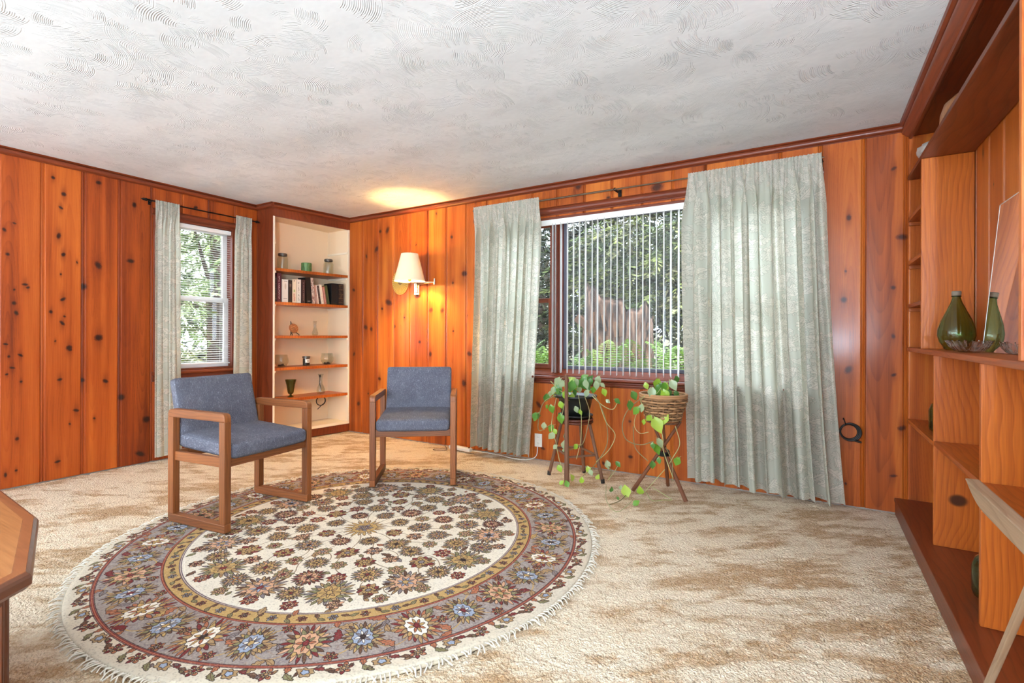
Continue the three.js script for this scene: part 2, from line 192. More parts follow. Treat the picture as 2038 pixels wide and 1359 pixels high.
mesh('wall_core', merge([span(XL - WT, WIN2.x0, -0.1, H + 0.1, ZB - 0.02, ZB - WT, 0), span(WIN2.x1, XR + WT, -0.1, H + 0.1, ZB - 0.02, ZB - WT, 0), span(WIN2.x0, WIN2.x1, -0.1, WIN2.y0, ZB - 0.02, ZB - WT, 0), span(WIN2.x0, WIN2.x1, WIN2.y1, H + 0.1, ZB - 0.02, ZB - WT, 0)]), M.outside, wallBack);
const wallLeft = structure('wall_left');
boardWall(wallLeft, SEAM_LEFT.slice(0, 13), [WIN1.z0, WIN1.z1, WIN1.y0, WIN1.y1], (a, n, y) => [XL + n, y, a], (a, y) => [(a - ZB) / (ZF - ZB), y / H], M.wallLeft);
mesh('wall_core', merge([span(XL - 0.02, XL - WT, -0.1, H + 0.1, ZB - WT, WIN1.z0, 0), span(XL - 0.02, XL - WT, -0.1, H + 0.1, WIN1.z1, ZF + WT, 0), span(XL - 0.02, XL - WT, -0.1, WIN1.y0, WIN1.z0, WIN1.z1, 0), span(XL - 0.02, XL - WT, WIN1.y1, H + 0.1, WIN1.z0, WIN1.z1, 0)]), M.outside, wallLeft);
mesh('unseen_wall_panel', span(XL - 0.02, XL, 0, H, SEAM_LEFT[12], ZF, 0, 'y'), M.plaster, wallLeft);  // white stretch out of view in place of boards, for neutral bounce
const wallRight = structure('wall_right');
boardWall(wallRight, SEAM_RIGHT, null, (a, n, y) => [XR - n, y, a], (a, y) => [(a - ZB) / 2.946, y / H], M.wallRight);
mesh('wall_core', span(XR + 0.02, XR + WT, -0.1, H + 0.1, ZB - WT, ZF + WT, 0), M.outside, wallRight);
mesh('unseen_wall_panel', span(XR, XR + 0.02, 0, H, -0.9, ZF, 0, 'y'), M.plaster, wallRight);
// unseen wall behind the camera: glazed doors, out of view, placed for frontal daylight
const wallFront = structure('wall_front');
const DOOR = { x0: -4.3, x1: 0.45, y0: 0.06, y1: 2.14 };
mesh('wall_core', merge([span(XL - WT, DOOR.x0, -0.1, H + 0.1, ZF, ZF + WT, 0), span(DOOR.x1, XR + WT, -0.1, H + 0.1, ZF, ZF + WT, 0), span(DOOR.x0, DOOR.x1, DOOR.y1, H + 0.1, ZF, ZF + WT, 0), span(DOOR.x0, DOOR.x1, -0.1, DOOR.y0, ZF, ZF + WT, 0)]), M.plaster, wallFront);
const door1 = structure('unseen_door_1');
for (let i = 0; i < 4; i++) {
  const w = (DOOR.x1 - DOOR.x0) / 4, a = DOOR.x0 + i * w, b = a + w, z = ZF + 0.06;
  mesh('door_frame', merge([span(a, a + 0.05, DOOR.y0, DOOR.y1, z - 0.02, z + 0.02), span(b - 0.05, b, DOOR.y0, DOOR.y1, z - 0.02, z + 0.02), span(a + 0.05, b - 0.05, DOOR.y0, DOOR.y0 + 0.08, z - 0.02, z + 0.02), span(a + 0.05, b - 0.05, DOOR.y1 - 0.06, DOOR.y1, z - 0.02, z + 0.02)]), M.sash, door1);
  mesh('pane', span(a + 0.05, b - 0.05, DOOR.y0 + 0.08, DOOR.y1 - 0.06, z - 0.001, z + 0.001, 0), M.pane, door1);
}
// added pale paving, out of view, bounces neutral light up to the ceiling
tag(mesh('added_patio', span(XL - 3, XR + 3, -0.2, -0.1, ZF + WT + 0.01, ZF + 7, 0), std({ color: '#d2cdc4', roughness: 0.9 })), null, null, null, 'structure');
// two unseen uplighters, out of view behind the camera, placed to light the ceiling
{
  const bowlGlass = std({ color: '#f4f1ea', roughness: 0.6, transmission: 0.12, thickness: 0 }), steel = std({ color: '#8d8a84', roughness: 0.3, metalness: 0.9 });
  for (const [x, z, power, label] of [[0.36, 1.35, 22, 'unseen floor uplighter with white bowl behind the camera on the right, placed to light the ceiling'], [-3.9, 1.6, 6, 'unseen floor uplighter with white bowl behind the camera on the left, placed to light the ceiling']]) {
    const l = thing('unseen_uplighter', label, 'lamp', [x, 0, z], 0, 'unseen uplighters behind the camera');
    mesh('base', lathe([[0, -0.01], [0.14, -0.01], [0.145, 0.008], [0.12, 0.02], [0.02, 0.03], [0, 0.03]], 32), steel, l); mesh('pole', rod([0, 0.02, 0], [0, 0.86, 0], 0.012), steel, l);
    mesh('bowl', lathe([[0.012, 0.84], [0.07, 0.86], [0.14, 0.9], [0.19, 0.94], [0.187, 0.94], [0.137, 0.905], [0.068, 0.867], [0.012, 0.848]], 40), bowlGlass, l);
    mesh('bulb', lathe([[0.012, 0.86], [0.03, 0.89], [0.034, 0.92], [0.024, 0.95], [0, 0.96]], 20), std({ color: '#ffffff', emissive: new THREE.Color('#eaf4ff'), emissiveIntensity: 8 }), l);
    const p = new THREE.PointLight(new THREE.Color().setRGB(0.79, 0.98, 1.2), power); p.name = 'unseen_uplighter_bulb'; p.position.set(0, 0.92, 0); p.castShadow = true; p.shadow.radius = 1.6; l.add(p);
  }
}
// ---------------------------------------------------------------- ceiling: hand-combed plaster in overlapping fans
const texCeil = canvasTexture(2048, 2048, (c, w) => {
  const r = rng(12), ppm = w / 3; c.fillStyle = '#808080'; c.fillRect(0, 0, w, w); c.lineCap = 'round';
  for (let k = 0; k < 900; k++) {
    const x0 = r() * w, y0 = r() * w, rot = r() * TAU, sweepA = 0.5 + r() * 0.9, R0 = (0.05 + 0.09 * r()) * ppm, n = 9 + Math.floor(r() * 12), gap = (0.0055 + 0.003 * r()) * ppm, R1 = R0 + n * gap, lift = 0.5 + 0.5 * r();
    const ln = Array.from({ length: n }, () => [r() * 0.35, r() * 0.35, 0.35 + 0.65 * r()]);
    for (const ox of [-w, 0, w]) for (const oy of [-w, 0, w]) {
      const x = x0 + ox, y = y0 + oy; if (x < -R1 || y < -R1 || x > w + R1 || y > w + R1) continue;
      c.beginPath(); c.arc(x, y, R1, rot, rot + sweepA); c.arc(x, y, R0, rot + sweepA, rot, true); c.closePath(); c.fillStyle = 'rgba(128,128,128,0.55)'; c.fill();
      for (let i = 0; i < n; i++) {
        const rr = R0 + i * gap, [e0, e1, s] = ln[i], a0 = rot + e0 * sweepA, a1 = rot + sweepA * (1 - e1);
        c.lineWidth = gap * 0.42; c.strokeStyle = `rgba(235,235,235,${0.55 * s * lift})`; c.beginPath(); c.arc(x, y, rr, a0, a1); c.stroke();
        c.strokeStyle = `rgba(40,40,40,${0.4 * s * lift})`; c.beginPath(); c.arc(x, y, rr + gap * 0.45, a0, a1); c.stroke();
      }
    }
  }
}, false);
const texCeilTone = texture(512, 512, (u, v) => { const k = fbm(u * 5, v * 9, 4, 4, 5, 9), g = 219 + (k - 0.5) * 30 + (noise(u * 200, v * 200, 6, 200, 200) - 0.5) * 6; return [g, g, g - 2]; });
const ceilGeo = new THREE.BoxGeometry(XR - XL + 2 * WT, 0.1, ZF - ZB + 2 * WT); boxUV(ceilGeo, 'z'); ceilGeo.translate((XL + XR) / 2, H + 0.05, (ZB + ZF) / 2);
M.ceiling = std({ map: rep(texCeilTone, 0.25, 0.4), roughness: 0.75, bumpMap: rep(texCeil, 1 / 3, 1 / 3), bumpScale: 0.009 });
tag(mesh('ceiling', ceilGeo, M.ceiling), null, null, null, 'structure');
// ---------------------------------------------------------------- carpet: plush pile; shading of its brushed lay is painted into the colour
const pileShade = (x, z) => { const p = x * 0.83 - z * 0.55, q = x * 0.55 + z * 0.83, a = fbm(p * 2.2 + 40, q * 4.5 + 40, 61, 3), b = fbm(p * 6 + 90, q * 17 + 90, 62, 3), d = fbm(p * 17 + 20, q * 40 + 20, 63, 2); return clamp((a - 0.5) * 1.7 + (b - 0.5) * 2.3 + (d - 0.5) * 1.1 + 0.36); };
const texPile = texture(2048, 2048, (u, v) => {
  const x = XL + u * (XR - XL), z = ZB + v * (ZF - ZB), k = pileShade(x, z), f = noise(x * 360, z * 360, 64) - 0.5, f2 = noise(x * 120, z * 120, 65) - 0.5;
  const q = clamp(k * 0.72 + f * 0.6 + f2 * 0.3 - 0.02); return mix3([247, 229, 202], [182, 141, 99], q);
});
const texTuft = texture(1024, 1024, (u, v) => { const a = noise(u * 170, v * 170, 71, 170, 170), b = noise(u * 420, v * 420, 72, 420, 420); return 0.6 * a + 0.4 * b; }, false);
M.carpet = std({ map: texPile, roughness: 1, specularIntensity: 0.1, sheen: 0.25, sheenColor: new THREE.Color('#e9d8c2'), sheenRoughness: 0.6, bumpMap: rep(texTuft, 5.5, 6), bumpScale: 0.011 });
{
  const parts = [];
  const patch = (x0, x1, z0, z1, cell) => {
    const nx = Math.round((x1 - x0) / cell), nz = Math.round((z1 - z0) / cell), g = new THREE.PlaneGeometry(x1 - x0, z1 - z0, nx, nz); g.rotateX(-Math.PI / 2); g.translate((x0 + x1) / 2, 0, (z0 + z1) / 2);
    const p = g.attributes.position, uv = g.attributes.uv;
    for (let i = 0; i < p.count; i++) {
      const x = p.getX(i), z = p.getZ(i), tuft = noise(x * 110, z * 110, 81), lump = fbm(x * 10, z * 16, 82, 2), cut = Math.abs(fbm(x * 2.2 + z * 1.2 + 7, z * 6 - x * 2 + 7, 83, 3) - 0.5);
      p.setY(i, -0.014 + 0.0065 * tuft + 0.004 * lump - 0.009 * (1 - smooth(0, 0.009, cut)) * smooth(0.45, 0.6, noise(x * 5, z * 7, 84))); uv.setXY(i, (x - XL) / (XR - XL), (z - ZB) / (ZF - ZB));
    }
    g.computeVertexNormals(); parts.push(plain(g));
  };
  patch(XL, XR, ZF - 2.4, ZF, 0.06); patch(XL, XR, ZB, -2.9, 0.014); patch(XL, -2.6, -2.9, ZF - 2.4, 0.014); patch(-2.6, XR, -2.9, ZF - 2.4, 0.0075);
  const floor = structure('floor');
  mesh('carpet', merge(parts), M.carpet, floor); mesh('subfloor', span(XL - WT, XR + WT, -0.12, -0.03, ZB - WT, ZF + WT, 0), M.backing, floor);
}
// ---------------------------------------------------------------- mouldings at the ceiling
const CROWN = [[0, 0], [0, -0.052], [0.012, -0.052], ...arc(0.012, -0.03, 0.02, -Math.PI / 2, Math.PI / 2, 6), [0.02, -0.008], [0.03, 0]];
const crown = (name, a0, a1, place) => { const t = mesh(name, sweep(CROWN, a0, a1, place), M.trim); t.userData.kind = 'structure'; return t; };
crown('trim_1', -4.461, 0.47, (o, u, a) => [a, H + u, ZB + o]);
crown('trim_2', -2.983, ZF, (o, u, a) => [XL + o, H + u, a]);
{
  const prof = [[0, 0], [0, -0.1], [0.012, -0.1], [0.016, -0.085], [0.028, -0.08], ...arc(0.03, -0.05, 0.022, -1.3, 1.3, 6), [0.05, -0.022], [0.062, -0.02], [0.064, 0]];
  const t = mesh('trim_3', sweep(prof, ZB + 0.001, -0.6, (o, u, a) => [0.513 - o, H + u, a]), M.trim); t.userData.kind = 'structure';
}
// ---------------------------------------------------------------- window_1: double-hung, left wall
function sashFrame(place, a0, a1, y0, y1, z0, z1, s = 0.045) { return merge([place(a0, a0 + s, y0, y1, z0, z1), place(a1 - s, a1, y0, y1, z0, z1), place(a0 + s, a1 - s, y0, y0 + s, z0, z1), place(a0 + s, a1 - s, y1 - s, y1, z0, z1)]); }
const onLeft = (a0, a1, y0, y1, n0, n1) => span(XL + n0, XL + n1, y0, y1, a0, a1, 0.003), onBack = (a0, a1, y0, y1, n0, n1) => span(a0, a1, y0, y1, ZB + n0, ZB + n1, 0.003);
const HALF = [[0, 0], [0.008, 0], ...arc(0.008, 0.032, 0.024, -Math.PI / 2, Math.PI / 2, 8), [0, 0.064]];
{
  const w = structure('window_1'), { z0, z1, y0, y1 } = WIN1;
  mesh('jamb', merge([onLeft(z0, z0 + 0.018, y0, y1, -WT, 0.002), onLeft(z1 - 0.018, z1, y0, y1, -WT, 0.002), onLeft(z0 + 0.018, z1 - 0.018, y1 - 0.018, y1, -WT, 0.002), onLeft(z0 + 0.018, z1 - 0.018, y0, y0 + 0.014, -WT, 0.002)]), M.trim, w);
  mesh('head_casing', sweep(HALF, z0 - 0.06, z1 + 0.06, (o, u, a) => [XL + o, 2.1 + u, a]), M.trim, w);
  for (const [a, b] of [[z0 - 0.05, z0], [z1, z1 + 0.05]]) mesh('side_casing', onLeft(a, b, y0, y1, 0, 0.018), M.trim, w);
  mesh('window_sill', sweep([[-0.05, 0], [-0.05, -0.03], [0.035, -0.03], ...arc(0.035, -0.015, 0.015, -Math.PI / 2, Math.PI / 2, 6)], z0 - 0.06, z1 + 0.055, (o, u, a) => [XL + o, y0 + u, a]), M.trim, w);
  mesh('apron', onLeft(z0 - 0.06, z1 + 0.06, y0 - 0.085, y0 - 0.03, 0, 0.016), M.trim, w);
  const mid = 1.41;
  mesh('upper_sash', sashFrame(onLeft, z0 + 0.018, z1 - 0.018, mid - 0.02, y1 - 0.018, -0.11, -0.085), M.sash, w); mesh('pane', onLeft(z0 + 0.06, z1 - 0.06, mid + 0.02, y1 - 0.06, -0.099, -0.097), M.pane, w);
  mesh('lower_sash', sashFrame(onLeft, z0 + 0.018, z1 - 0.018, y0 + 0.014, mid + 0.02, -0.083, -0.06), M.sash, w); mesh('pane', onLeft(z0 + 0.06, z1 - 0.06, y0 + 0.055, mid - 0.02, -0.072, -0.07), M.pane, w);
}
// mini blind hanging in it, slats open
{
  const b = thing('mini_blind', 'white horizontal mini blind hanging in the narrow side window', 'blind', [XL - 0.028, 0.78, (WIN1.z0 + WIN1.z1) / 2]), w = WIN1.z1 - WIN1.z0 - 0.05;
  mesh('headrail', bx(0.036, 0.038, w + 0.01, 0, 1.28, 0, 0.004), M.white, b); mesh('bottom_rail', bx(0.026, 0.014, w, 0, 0.028, 0, 0.004), M.white, b);
  const s = sweep([...Array.from({ length: 5 }, (_, i) => [-0.0125 + i * 0.00625, 0.0022 - 0.0022 * ((i - 2) / 2) ** 2]), ...Array.from({ length: 5 }, (_, i) => [0.0125 - i * 0.00625, 0.0014 - 0.0022 * ((i - 2) / 2) ** 2])], -w / 2, w / 2, (o, u, a) => [o, u, a]);
  for (let i = 0; i < 57; i++) { const m = mesh('slat', s, M.white, b); m.position.y = 0.052 + i * 0.0213; m.rotation.z = -0.1; }
  for (const z of [-w * 0.36, w * 0.36]) mesh('ladder_cord', merge([rod([-0.013, 0.03, z], [-0.013, 1.27, z], 0.0011, 0.0011, 5), rod([0.013, 0.03, z], [0.013, 1.27, z], 0.0011, 0.0011, 5)]), M.white, b);
}
// ---------------------------------------------------------------- window_2: picture window between two double-hung windows
{
  const w = structure('window_2'), { x0, x1, y0, y1 } = WIN2;
  mesh('jamb', merge([onBack(x0, x0 + 0.02, y0, y1, -WT, 0.002), onBack(x1 - 0.02, x1, y0, y1, -WT, 0.002), onBack(x0 + 0.02, x1 - 0.02, y1 - 0.02, y1, -WT, 0.002)]), M.trim, w);
  mesh('sloped_sill', sweep([[-WT, 0], [-WT, 0.055], [-0.085, 0.055], [-0.03, 0.004], [-0.03, 0]], x0 + 0.02, x1 - 0.02, (o, u, a) => [a, y0 + u, ZB + o]), M.trim, w);
  mesh('head_casing', sweep([[0, 0], [0.01, 0], ...arc(0.01, 0.038, 0.03, -Math.PI / 2, Math.PI / 2, 8), [0, 0.075]], x0 - 0.07, x1 + 0.06, (o, u, a) => [a, 2.115 + u, ZB + o]), M.trim, w);
  for (const [a, b] of [[x0 - 0.055, x0], [x1, x1 + 0.05]]) mesh('side_casing', onBack(a, b, y0, y1 + 0.015, 0, 0.018), M.trim, w);
  mesh('window_sill', sweep([[-0.03, 0], [-0.03, -0.026], [0.026, -0.026], ...arc(0.026, -0.013, 0.013, -Math.PI / 2, Math.PI / 2, 6)], x0 - 0.09, x1 + 0.08, (o, u, a) => [a, y0 + u, ZB + o]), M.trim, w);
  mesh('apron', sweep([[0, 0], [0.012, 0.004], ...arc(0.012, 0.02, 0.012, -Math.PI / 2, Math.PI / 2, 5), [0.012, 0.04], [0, 0.045]], x0 - 0.07, x1 + 0.06, (o, u, a) => [a, y0 - 0.071 + u, ZB + o]), M.trim, w);
  for (const a of [-1.955, -0.8]) mesh('mullion', merge([onBack(a, a + 0.095, y0 + 0.03, y1 - 0.02, -0.13, -0.055), onBack(a + 0.03, a + 0.065, y0 + 0.02, y1 - 0.02, -0.055, -0.035)]), M.trim, w);
  mesh('picture_sash', sashFrame(onBack, -1.86, -0.8, y0 + 0.055, y1 - 0.02, -0.125, -0.095, 0.03), M.greyTrim, w); mesh('pane', onBack(-1.83, -0.83, y0 + 0.085, y1 - 0.05, -0.111, -0.109), M.pane, w);
  for (const [a, b] of [[x0 + 0.02, -1.955], [-0.705, x1 - 0.02]]) {
    const mid = 1.39;
    mesh('upper_sash', sashFrame(onBack, a, b, mid - 0.02, y1 - 0.02, -0.125, -0.1, 0.04), M.trim, w); mesh('pane', onBack(a + 0.04, b - 0.04, mid + 0.02, y1 - 0.06, -0.114, -0.112), M.pane, w);
    mesh('lower_sash', sashFrame(onBack, a, b, y0 + 0.055, mid + 0.02, -0.1, -0.075, 0.04), M.trim, w); mesh('pane', onBack(a + 0.04, b - 0.04, y0 + 0.095, mid - 0.02, -0.09, -0.088), M.pane, w);
  }
}
{
  const b = thing('vertical_blind', 'open vertical blind of narrow white vanes in the wide picture window', 'blind', [-1.32, 0.76, ZB - 0.03]);
  mesh('headrail', bx(2.58, 0.03, 0.036, 0, 1.305, 0, 0.003), M.white, b); mesh('valance', bx(2.6, 0.055, 0.006, 0, 1.3, 0.026, 0.002), M.white, b);
  const n = 8, top = [], bot = []; for (let i = 0; i <= n; i++) { const z = -0.0445 + 0.089 * i / n, x = 0.006 * (1 - ((i - n / 2) / (n / 2)) ** 2); top.push([z, x + 0.0005]); bot.unshift([z, x - 0.0005]); }
  const g = sweep([...top, ...bot], 0.002, 1.285, (o, u, a) => [u, a, o]), r = rng(9);
  const xs = [-1.93, -1.905, -1.852, -1.793, -1.737, -1.682, -1.627, -1.57, -1.521, -1.465, -1.408, -1.356, -1.302, -1.249, -1.195, -1.145, -1.091, -1.04, -0.983, -0.929, -0.871, -0.814, -0.76, -0.705, -0.65];
  for (const x of xs) { const v = mesh('vane', g, M.vane, b); v.position.set(x + 1.32, 0, 0); v.rotation.y = R(17 + (r() - 0.5) * 7); }
}
// ---------------------------------------------------------------- curtains
const texLeafCloth = canvasTexture(1024, 1024, (c, w) => {
  const r = rng(41); c.fillStyle = '#d6d6c6'; c.fillRect(0, 0, w, w); c.lineJoin = 'round';
  const leaf = (x, y, s, rot, fill) => {   // lobed leaf, drawn tone on tone
    c.save(); c.translate(x, y); c.rotate(rot); c.beginPath(); c.moveTo(0, 0); const n = 5;
    for (const sd of [1, -1]) for (let i = 0; i < n; i++) { const k = sd > 0 ? i : n - 1 - i, t = (k + 0.5) / n, h = 0.36 * Math.sin(Math.PI * Math.pow(t, 0.8)) + 0.05, tip = [(t + 0.1) * s, sd * h * s], root = [(k + (sd > 0 ? 1 : 0)) / n * s, sd * 0.1 * s]; c.quadraticCurveTo((t - 0.12) * s, sd * h * 1.05 * s, tip[0], tip[1]); c.quadraticCurveTo(tip[0], sd * 0.16 * s, root[0], root[1]); if (sd > 0 && i === n - 1) c.lineTo(s * 1.1, 0); }
    c.closePath(); c.fillStyle = fill; c.fill(); c.strokeStyle = 'rgba(172,170,152,0.85)'; c.lineWidth = 2; c.stroke(); c.beginPath(); c.moveTo(0, 0); c.lineTo(s, 0); c.stroke(); c.restore();
  };
  for (let k = 0; k < 170; k++) { const x = r() * w, y = r() * w, s = 80 + 70 * r(), rot = r() * TAU, f = ['#e8e3d4', '#ebe5d7', '#dfdccd', '#e3dfd0'][Math.floor(r() * 4)]; for (const ox of [-w, 0, w]) for (const oy of [-w, 0, w]) if (x + ox > -170 && x + ox < w + 170 && y + oy > -170 && y + oy < w + 170) leaf(x + ox, y + oy, s, rot, f); }
});
const weave = texture(256, 256, (u, v) => 0.5 * noise(u * 128, v * 128, 5, 128, 128) + 0.5 * noise(u * 128, v * 16, 6, 128, 16), false);
M.curtain = std({ map: texLeafCloth, roughness: 1, specularIntensity: 0.05, transmission: 0.44, thickness: 0, bumpMap: rep(weave, 4, 4), bumpScale: 0.0008 });
// cloth hung from a rod pocket: top edge t0..t1, hem b0..b1 along the wall; folds grow out of the gathers
function curtain(label, o) {
  const { t0, t1, b0, b1, yTop, yBot, folds, depth, seed, place, hem } = o, ns = o.ns ?? 220, nt = 70, r = rng(seed);
  const F = Array.from({ length: 4 }, (_, i) => [folds * [1, 0.53, 1.71, 2.6][i] * (0.93 + 0.14 * r()), r() * TAU, [0.6, 0.5, 0.34, 0.24][i], (r() - 0.5) * 0.9]);
  const pos = [], uv = [], idx = [];
  for (let j = 0; j <= nt; j++) for (let i = 0; i <= ns; i++) {
    const s = i / ns, t = j / nt, y = lerp(yTop, yBot + (hem ? hem(s) : 0), t), open = smooth(0, 0.16, t), flare = 0.35 * t + 0.65 * t * t;
    let w = 0; for (const [f, ph, am, dr] of F) w += am * Math.sin(TAU * f * (s + 0.006 * Math.sin(t * 4 + ph)) + ph + dr * t);
    const loop = (0.01 + 0.05 * noise(s * folds * 0.8 + 5, 3, seed) ** 2) * Math.cos(TAU * F[0][0] * (s + 0.006 * Math.sin(t * 4 + F[0][1])) + F[0][1] + F[0][3] * t);
    const gather = Math.sin(TAU * folds * 3.7 * s + 3 * Math.sin(17 * s)) * 0.006 + Math.sin(TAU * folds * 6.1 * s + 1) * 0.003, pocket = 0.017 * (1 - smooth(0.02, 0.1, t));
    const a = lerp(lerp(t0, t1, s), lerp(b0, b1, s), flare) + open * (w * 0.008 + loop), n = gather * (1 - 0.75 * open) + depth * open * (0.75 + 0.35 * t) * w + pocket;
    pos.push(...place(a, y, n)); uv.push(s * Math.abs(t1 - t0) * 1.7 / 0.62 + seed * 0.37, y / 0.62);
  }
  for (let j = 0; j < nt; j++) for (let i = 0; i < ns; i++) { const a = j * (ns + 1) + i; idx.push(a, a + 1, a + ns + 2, a, a + ns + 2, a + ns + 1); }
  const g = new THREE.BufferGeometry(); g.setAttribute('position', new THREE.BufferAttribute(new Float32Array(pos), 3)); g.setAttribute('uv', new THREE.BufferAttribute(new Float32Array(uv), 2)); g.setIndex(idx); g.computeVertexNormals();
  return tag(mesh('curtain', g, M.curtain), label, 'curtain');
}
const cb = (a, y, n) => [a, y, ZB + 0.115 + n], cl = (a, y, n) => [XL + 0.07 + n, y, a];
curtain('sage green leaf-patterned curtain hanging on the left of the picture window', { t0: -2.66, t1: -1.985, b0: -2.69, b1: -2.11, yTop: 2.25, yBot: 0.03, folds: 9, depth: 0.05, seed: 5, place: cb, hem: (s) => 0.035 - 0.03 * s });
curtain('widest sage green leaf-patterned curtain hanging on the right of the picture window', { t0: -0.77, t1: 0.045, b0: -0.745, b1: 0.165, yTop: 2.25, yBot: 0.045, folds: 11, depth: 0.055, seed: 8, place: cb, hem: (s) => 0.012 * Math.sin(s * 9) - (s > 0.62 ? 0.02 : 0) });
curtain('narrow sage curtain on the left of the side window, behind the nearer armchair', { t0: -2.03, t1: -2.215, b0: -2.03, b1: -2.24, yTop: 2.215, yBot: 0.04, folds: 4, depth: 0.02, seed: 13, place: cl, ns: 120 });
curtain('narrow sage curtain on the right of the side window, next to the built-in shelves', { t0: -2.715, t1: -2.87, b0: -2.7, b1: -2.89, yTop: 2.225, yBot: 0.04, folds: 4, depth: 0.018, seed: 17, place: cl, ns: 120 });
{
  const r1 = thing('curtain_rod', 'thin dark metal curtain rod with turned finials over the side window', 'curtain rod', [XL + 0.07, 2.205, -2.45]);
  mesh('rod', rod([0, 0, -0.47], [0, 0, 0.46], 0.006), M.iron, r1);
  for (const s of [-1, 1]) { const f = mesh('finial', lathe([[0.004, 0], [0.007, 0.004], [0.008, 0.012], [0.013, 0.016], [0.014, 0.024], [0.009, 0.034], [0.011, 0.04], [0.006, 0.05], [0.002, 0.058]], 16), M.iron, r1); f.rotation.x = s * Math.PI / 2; f.position.z = s * 0.46; mesh('bracket', merge([rod([0, 0, s * 0.43], [-0.07, 0, s * 0.43], 0.005), bx(0.006, 0.05, 0.02, -0.067, 0, s * 0.43)]), M.iron, r1); }
  const r2 = thing('curtain_rod', 'long thin bronze curtain rod above the picture window', 'curtain rod', [-1.32, 2.222, ZB + 0.115]);
  mesh('rod', merge([rod([-1.36, 0, 0], [0, 0, 0], 0.007), rod([0, 0, 0], [1.38, 0, 0], 0.0055)]), std({ color: '#6b5a48', roughness: 0.35, metalness: 0.8 }), r2);
  for (const x of [-1.34, 0.0, 1.36]) mesh('bracket', merge([rod([x, 0, 0], [x, 0, -0.112], 0.005), bx(0.03, 0.055, 0.006, x, -0.005, -0.11), tube([[x, 0.012, 0], [x - 0.012, 0, 0.004], [x, -0.012, 0.002], [x + 0.014, -0.022, -0.02]], 0.004, 10, 6)]), M.iron, r2);
}
// ---------------------------------------------------------------- built-in shelves in the corner: cream inside, pine outside; its front runs slightly askew
const bcPos = [-4.568, 0, -2.983], bcTurn = 1.4475;
const SH = [0.115, 0.43, 0.748, 1.07, 1.408, 1.745];
const plan = (poly, y0, y1) => sweep(poly, y0, y1, (o, u, a) => [o, a, u]);
{
  const b = thing('built_in_bookcase', 'tall built-in corner bookcase with cream painted inside and pine shelves', 'bookcase', bcPos, bcTurn);
  mesh('side_panel', plan([[0.004, -0.003], [0.014, -0.003], [-0.016, -0.25], [-0.03, -0.25]], 0.0, H - 0.002), M.wallLeftPlain = varnish(texDark, { color: '#ffffff' }), b);
  mesh('side_panel', plan([[0.0, 0], [0.004, 0], [-0.028, -0.256], [-0.032, -0.256]], 0, H - 0.001), M.trim, b);
  mesh('lining', plan([[0.014, -0.004], [0.024, -0.004], [-0.006, -0.235], [-0.016, -0.235]], 0.1, 2.262), M.cream, b);
  mesh('lining', plan([[0.866, -0.004], [0.852, -0.004], [0.808, -0.352], [0.822, -0.352]], 0.1, 2.262), M.cream, b);
  mesh('back_panel', plan([[-0.016, -0.235], [0.812, -0.34], [0.812, -0.352], [-0.018, -0.247]], 0.1, 2.262), M.cream, b);
  mesh('soffit', plan([[0.014, -0.01], [0.86, -0.01], [0.814, -0.345], [-0.014, -0.238]], 2.258, 2.272), M.cream, b);
  mesh('face_edge', plan([[0.002, 0.002], [0.02, 0.002], [0.02, -0.012], [0.002, -0.012]], 0.1, 2.258), M.creamEdge, b);
  mesh('face_edge', plan([[0.848, 0.002], [0.866, 0.002], [0.866, -0.012], [0.848, -0.012]], 0.1, 2.258), M.creamEdge, b);
  mesh('frieze', plan([[0.0, 0.004], [0.868, 0.004], [0.868, -0.014], [0.0, -0.014]], 2.255, H - 0.002), M.trim, b);
  mesh('crown', merge([sweep(CROWN, -0.004, 0.862, (o, u, a) => [a, H + u, 0.004 + o]), sweep(CROWN, -0.25, 0.03, (o, u, a) => [-o + a * 0.124 - 0.002, H + u, a])]), M.trim, b);
  mesh('bottom_shelf', plan([[0.004, 0.006], [0.864, 0.006], [0.82, -0.35], [-0.014, -0.24]], 0.085, 0.113), M.creamEdge, b);
  mesh('kick_board', plan([[0.004, -0.006], [0.866, -0.006], [0.866, -0.022], [0.004, -0.022]], 0.0, 0.085), M.trim, b);
  const cleats = (y) => { for (const q of [[[0.022, -0.006], [0.036, -0.006], [0.006, -0.23], [-0.008, -0.23]], [[0.838, -0.006], [0.852, -0.006], [0.81, -0.33], [0.797, -0.33]]]) mesh('cleat', plan(q, y, y + 0.019), M.creamEdge, b); };
  for (let i = 1; i < 6; i++) {
    mesh('shelf', plan([[0.022, -0.004], [0.85, -0.004], [0.81, -0.338], [-0.006, -0.234]], SH[i] - 0.028, SH[i]), M.shelf, b);
    cleats(SH[i] - 0.048);
  }
  cleats(1.985);
}
const bcAt = (s, y, z) => { const c = Math.cos(bcTurn), n = Math.sin(bcTurn); return [bcPos[0] + s * c + z * n, y, bcPos[2] - s * n + z * c]; };
M.glass = std({ color: '#e9ece7', roughness: 0.04, transmission: 1, thickness: 0, ior: 1.5 }); M.oliveGlass = std({ color: '#7d7a3c', roughness: 0.03, transmission: 0.85, thickness: 0, ior: 1.5 });
M.zinc = std({ color: '#6d675f', roughness: 0.45, metalness: 0.8 }); M.pebble = std({ color: '#5c4a40', roughness: 0.6 }); M.wax = std({ color: '#3c2a20', roughness: 0.5 });
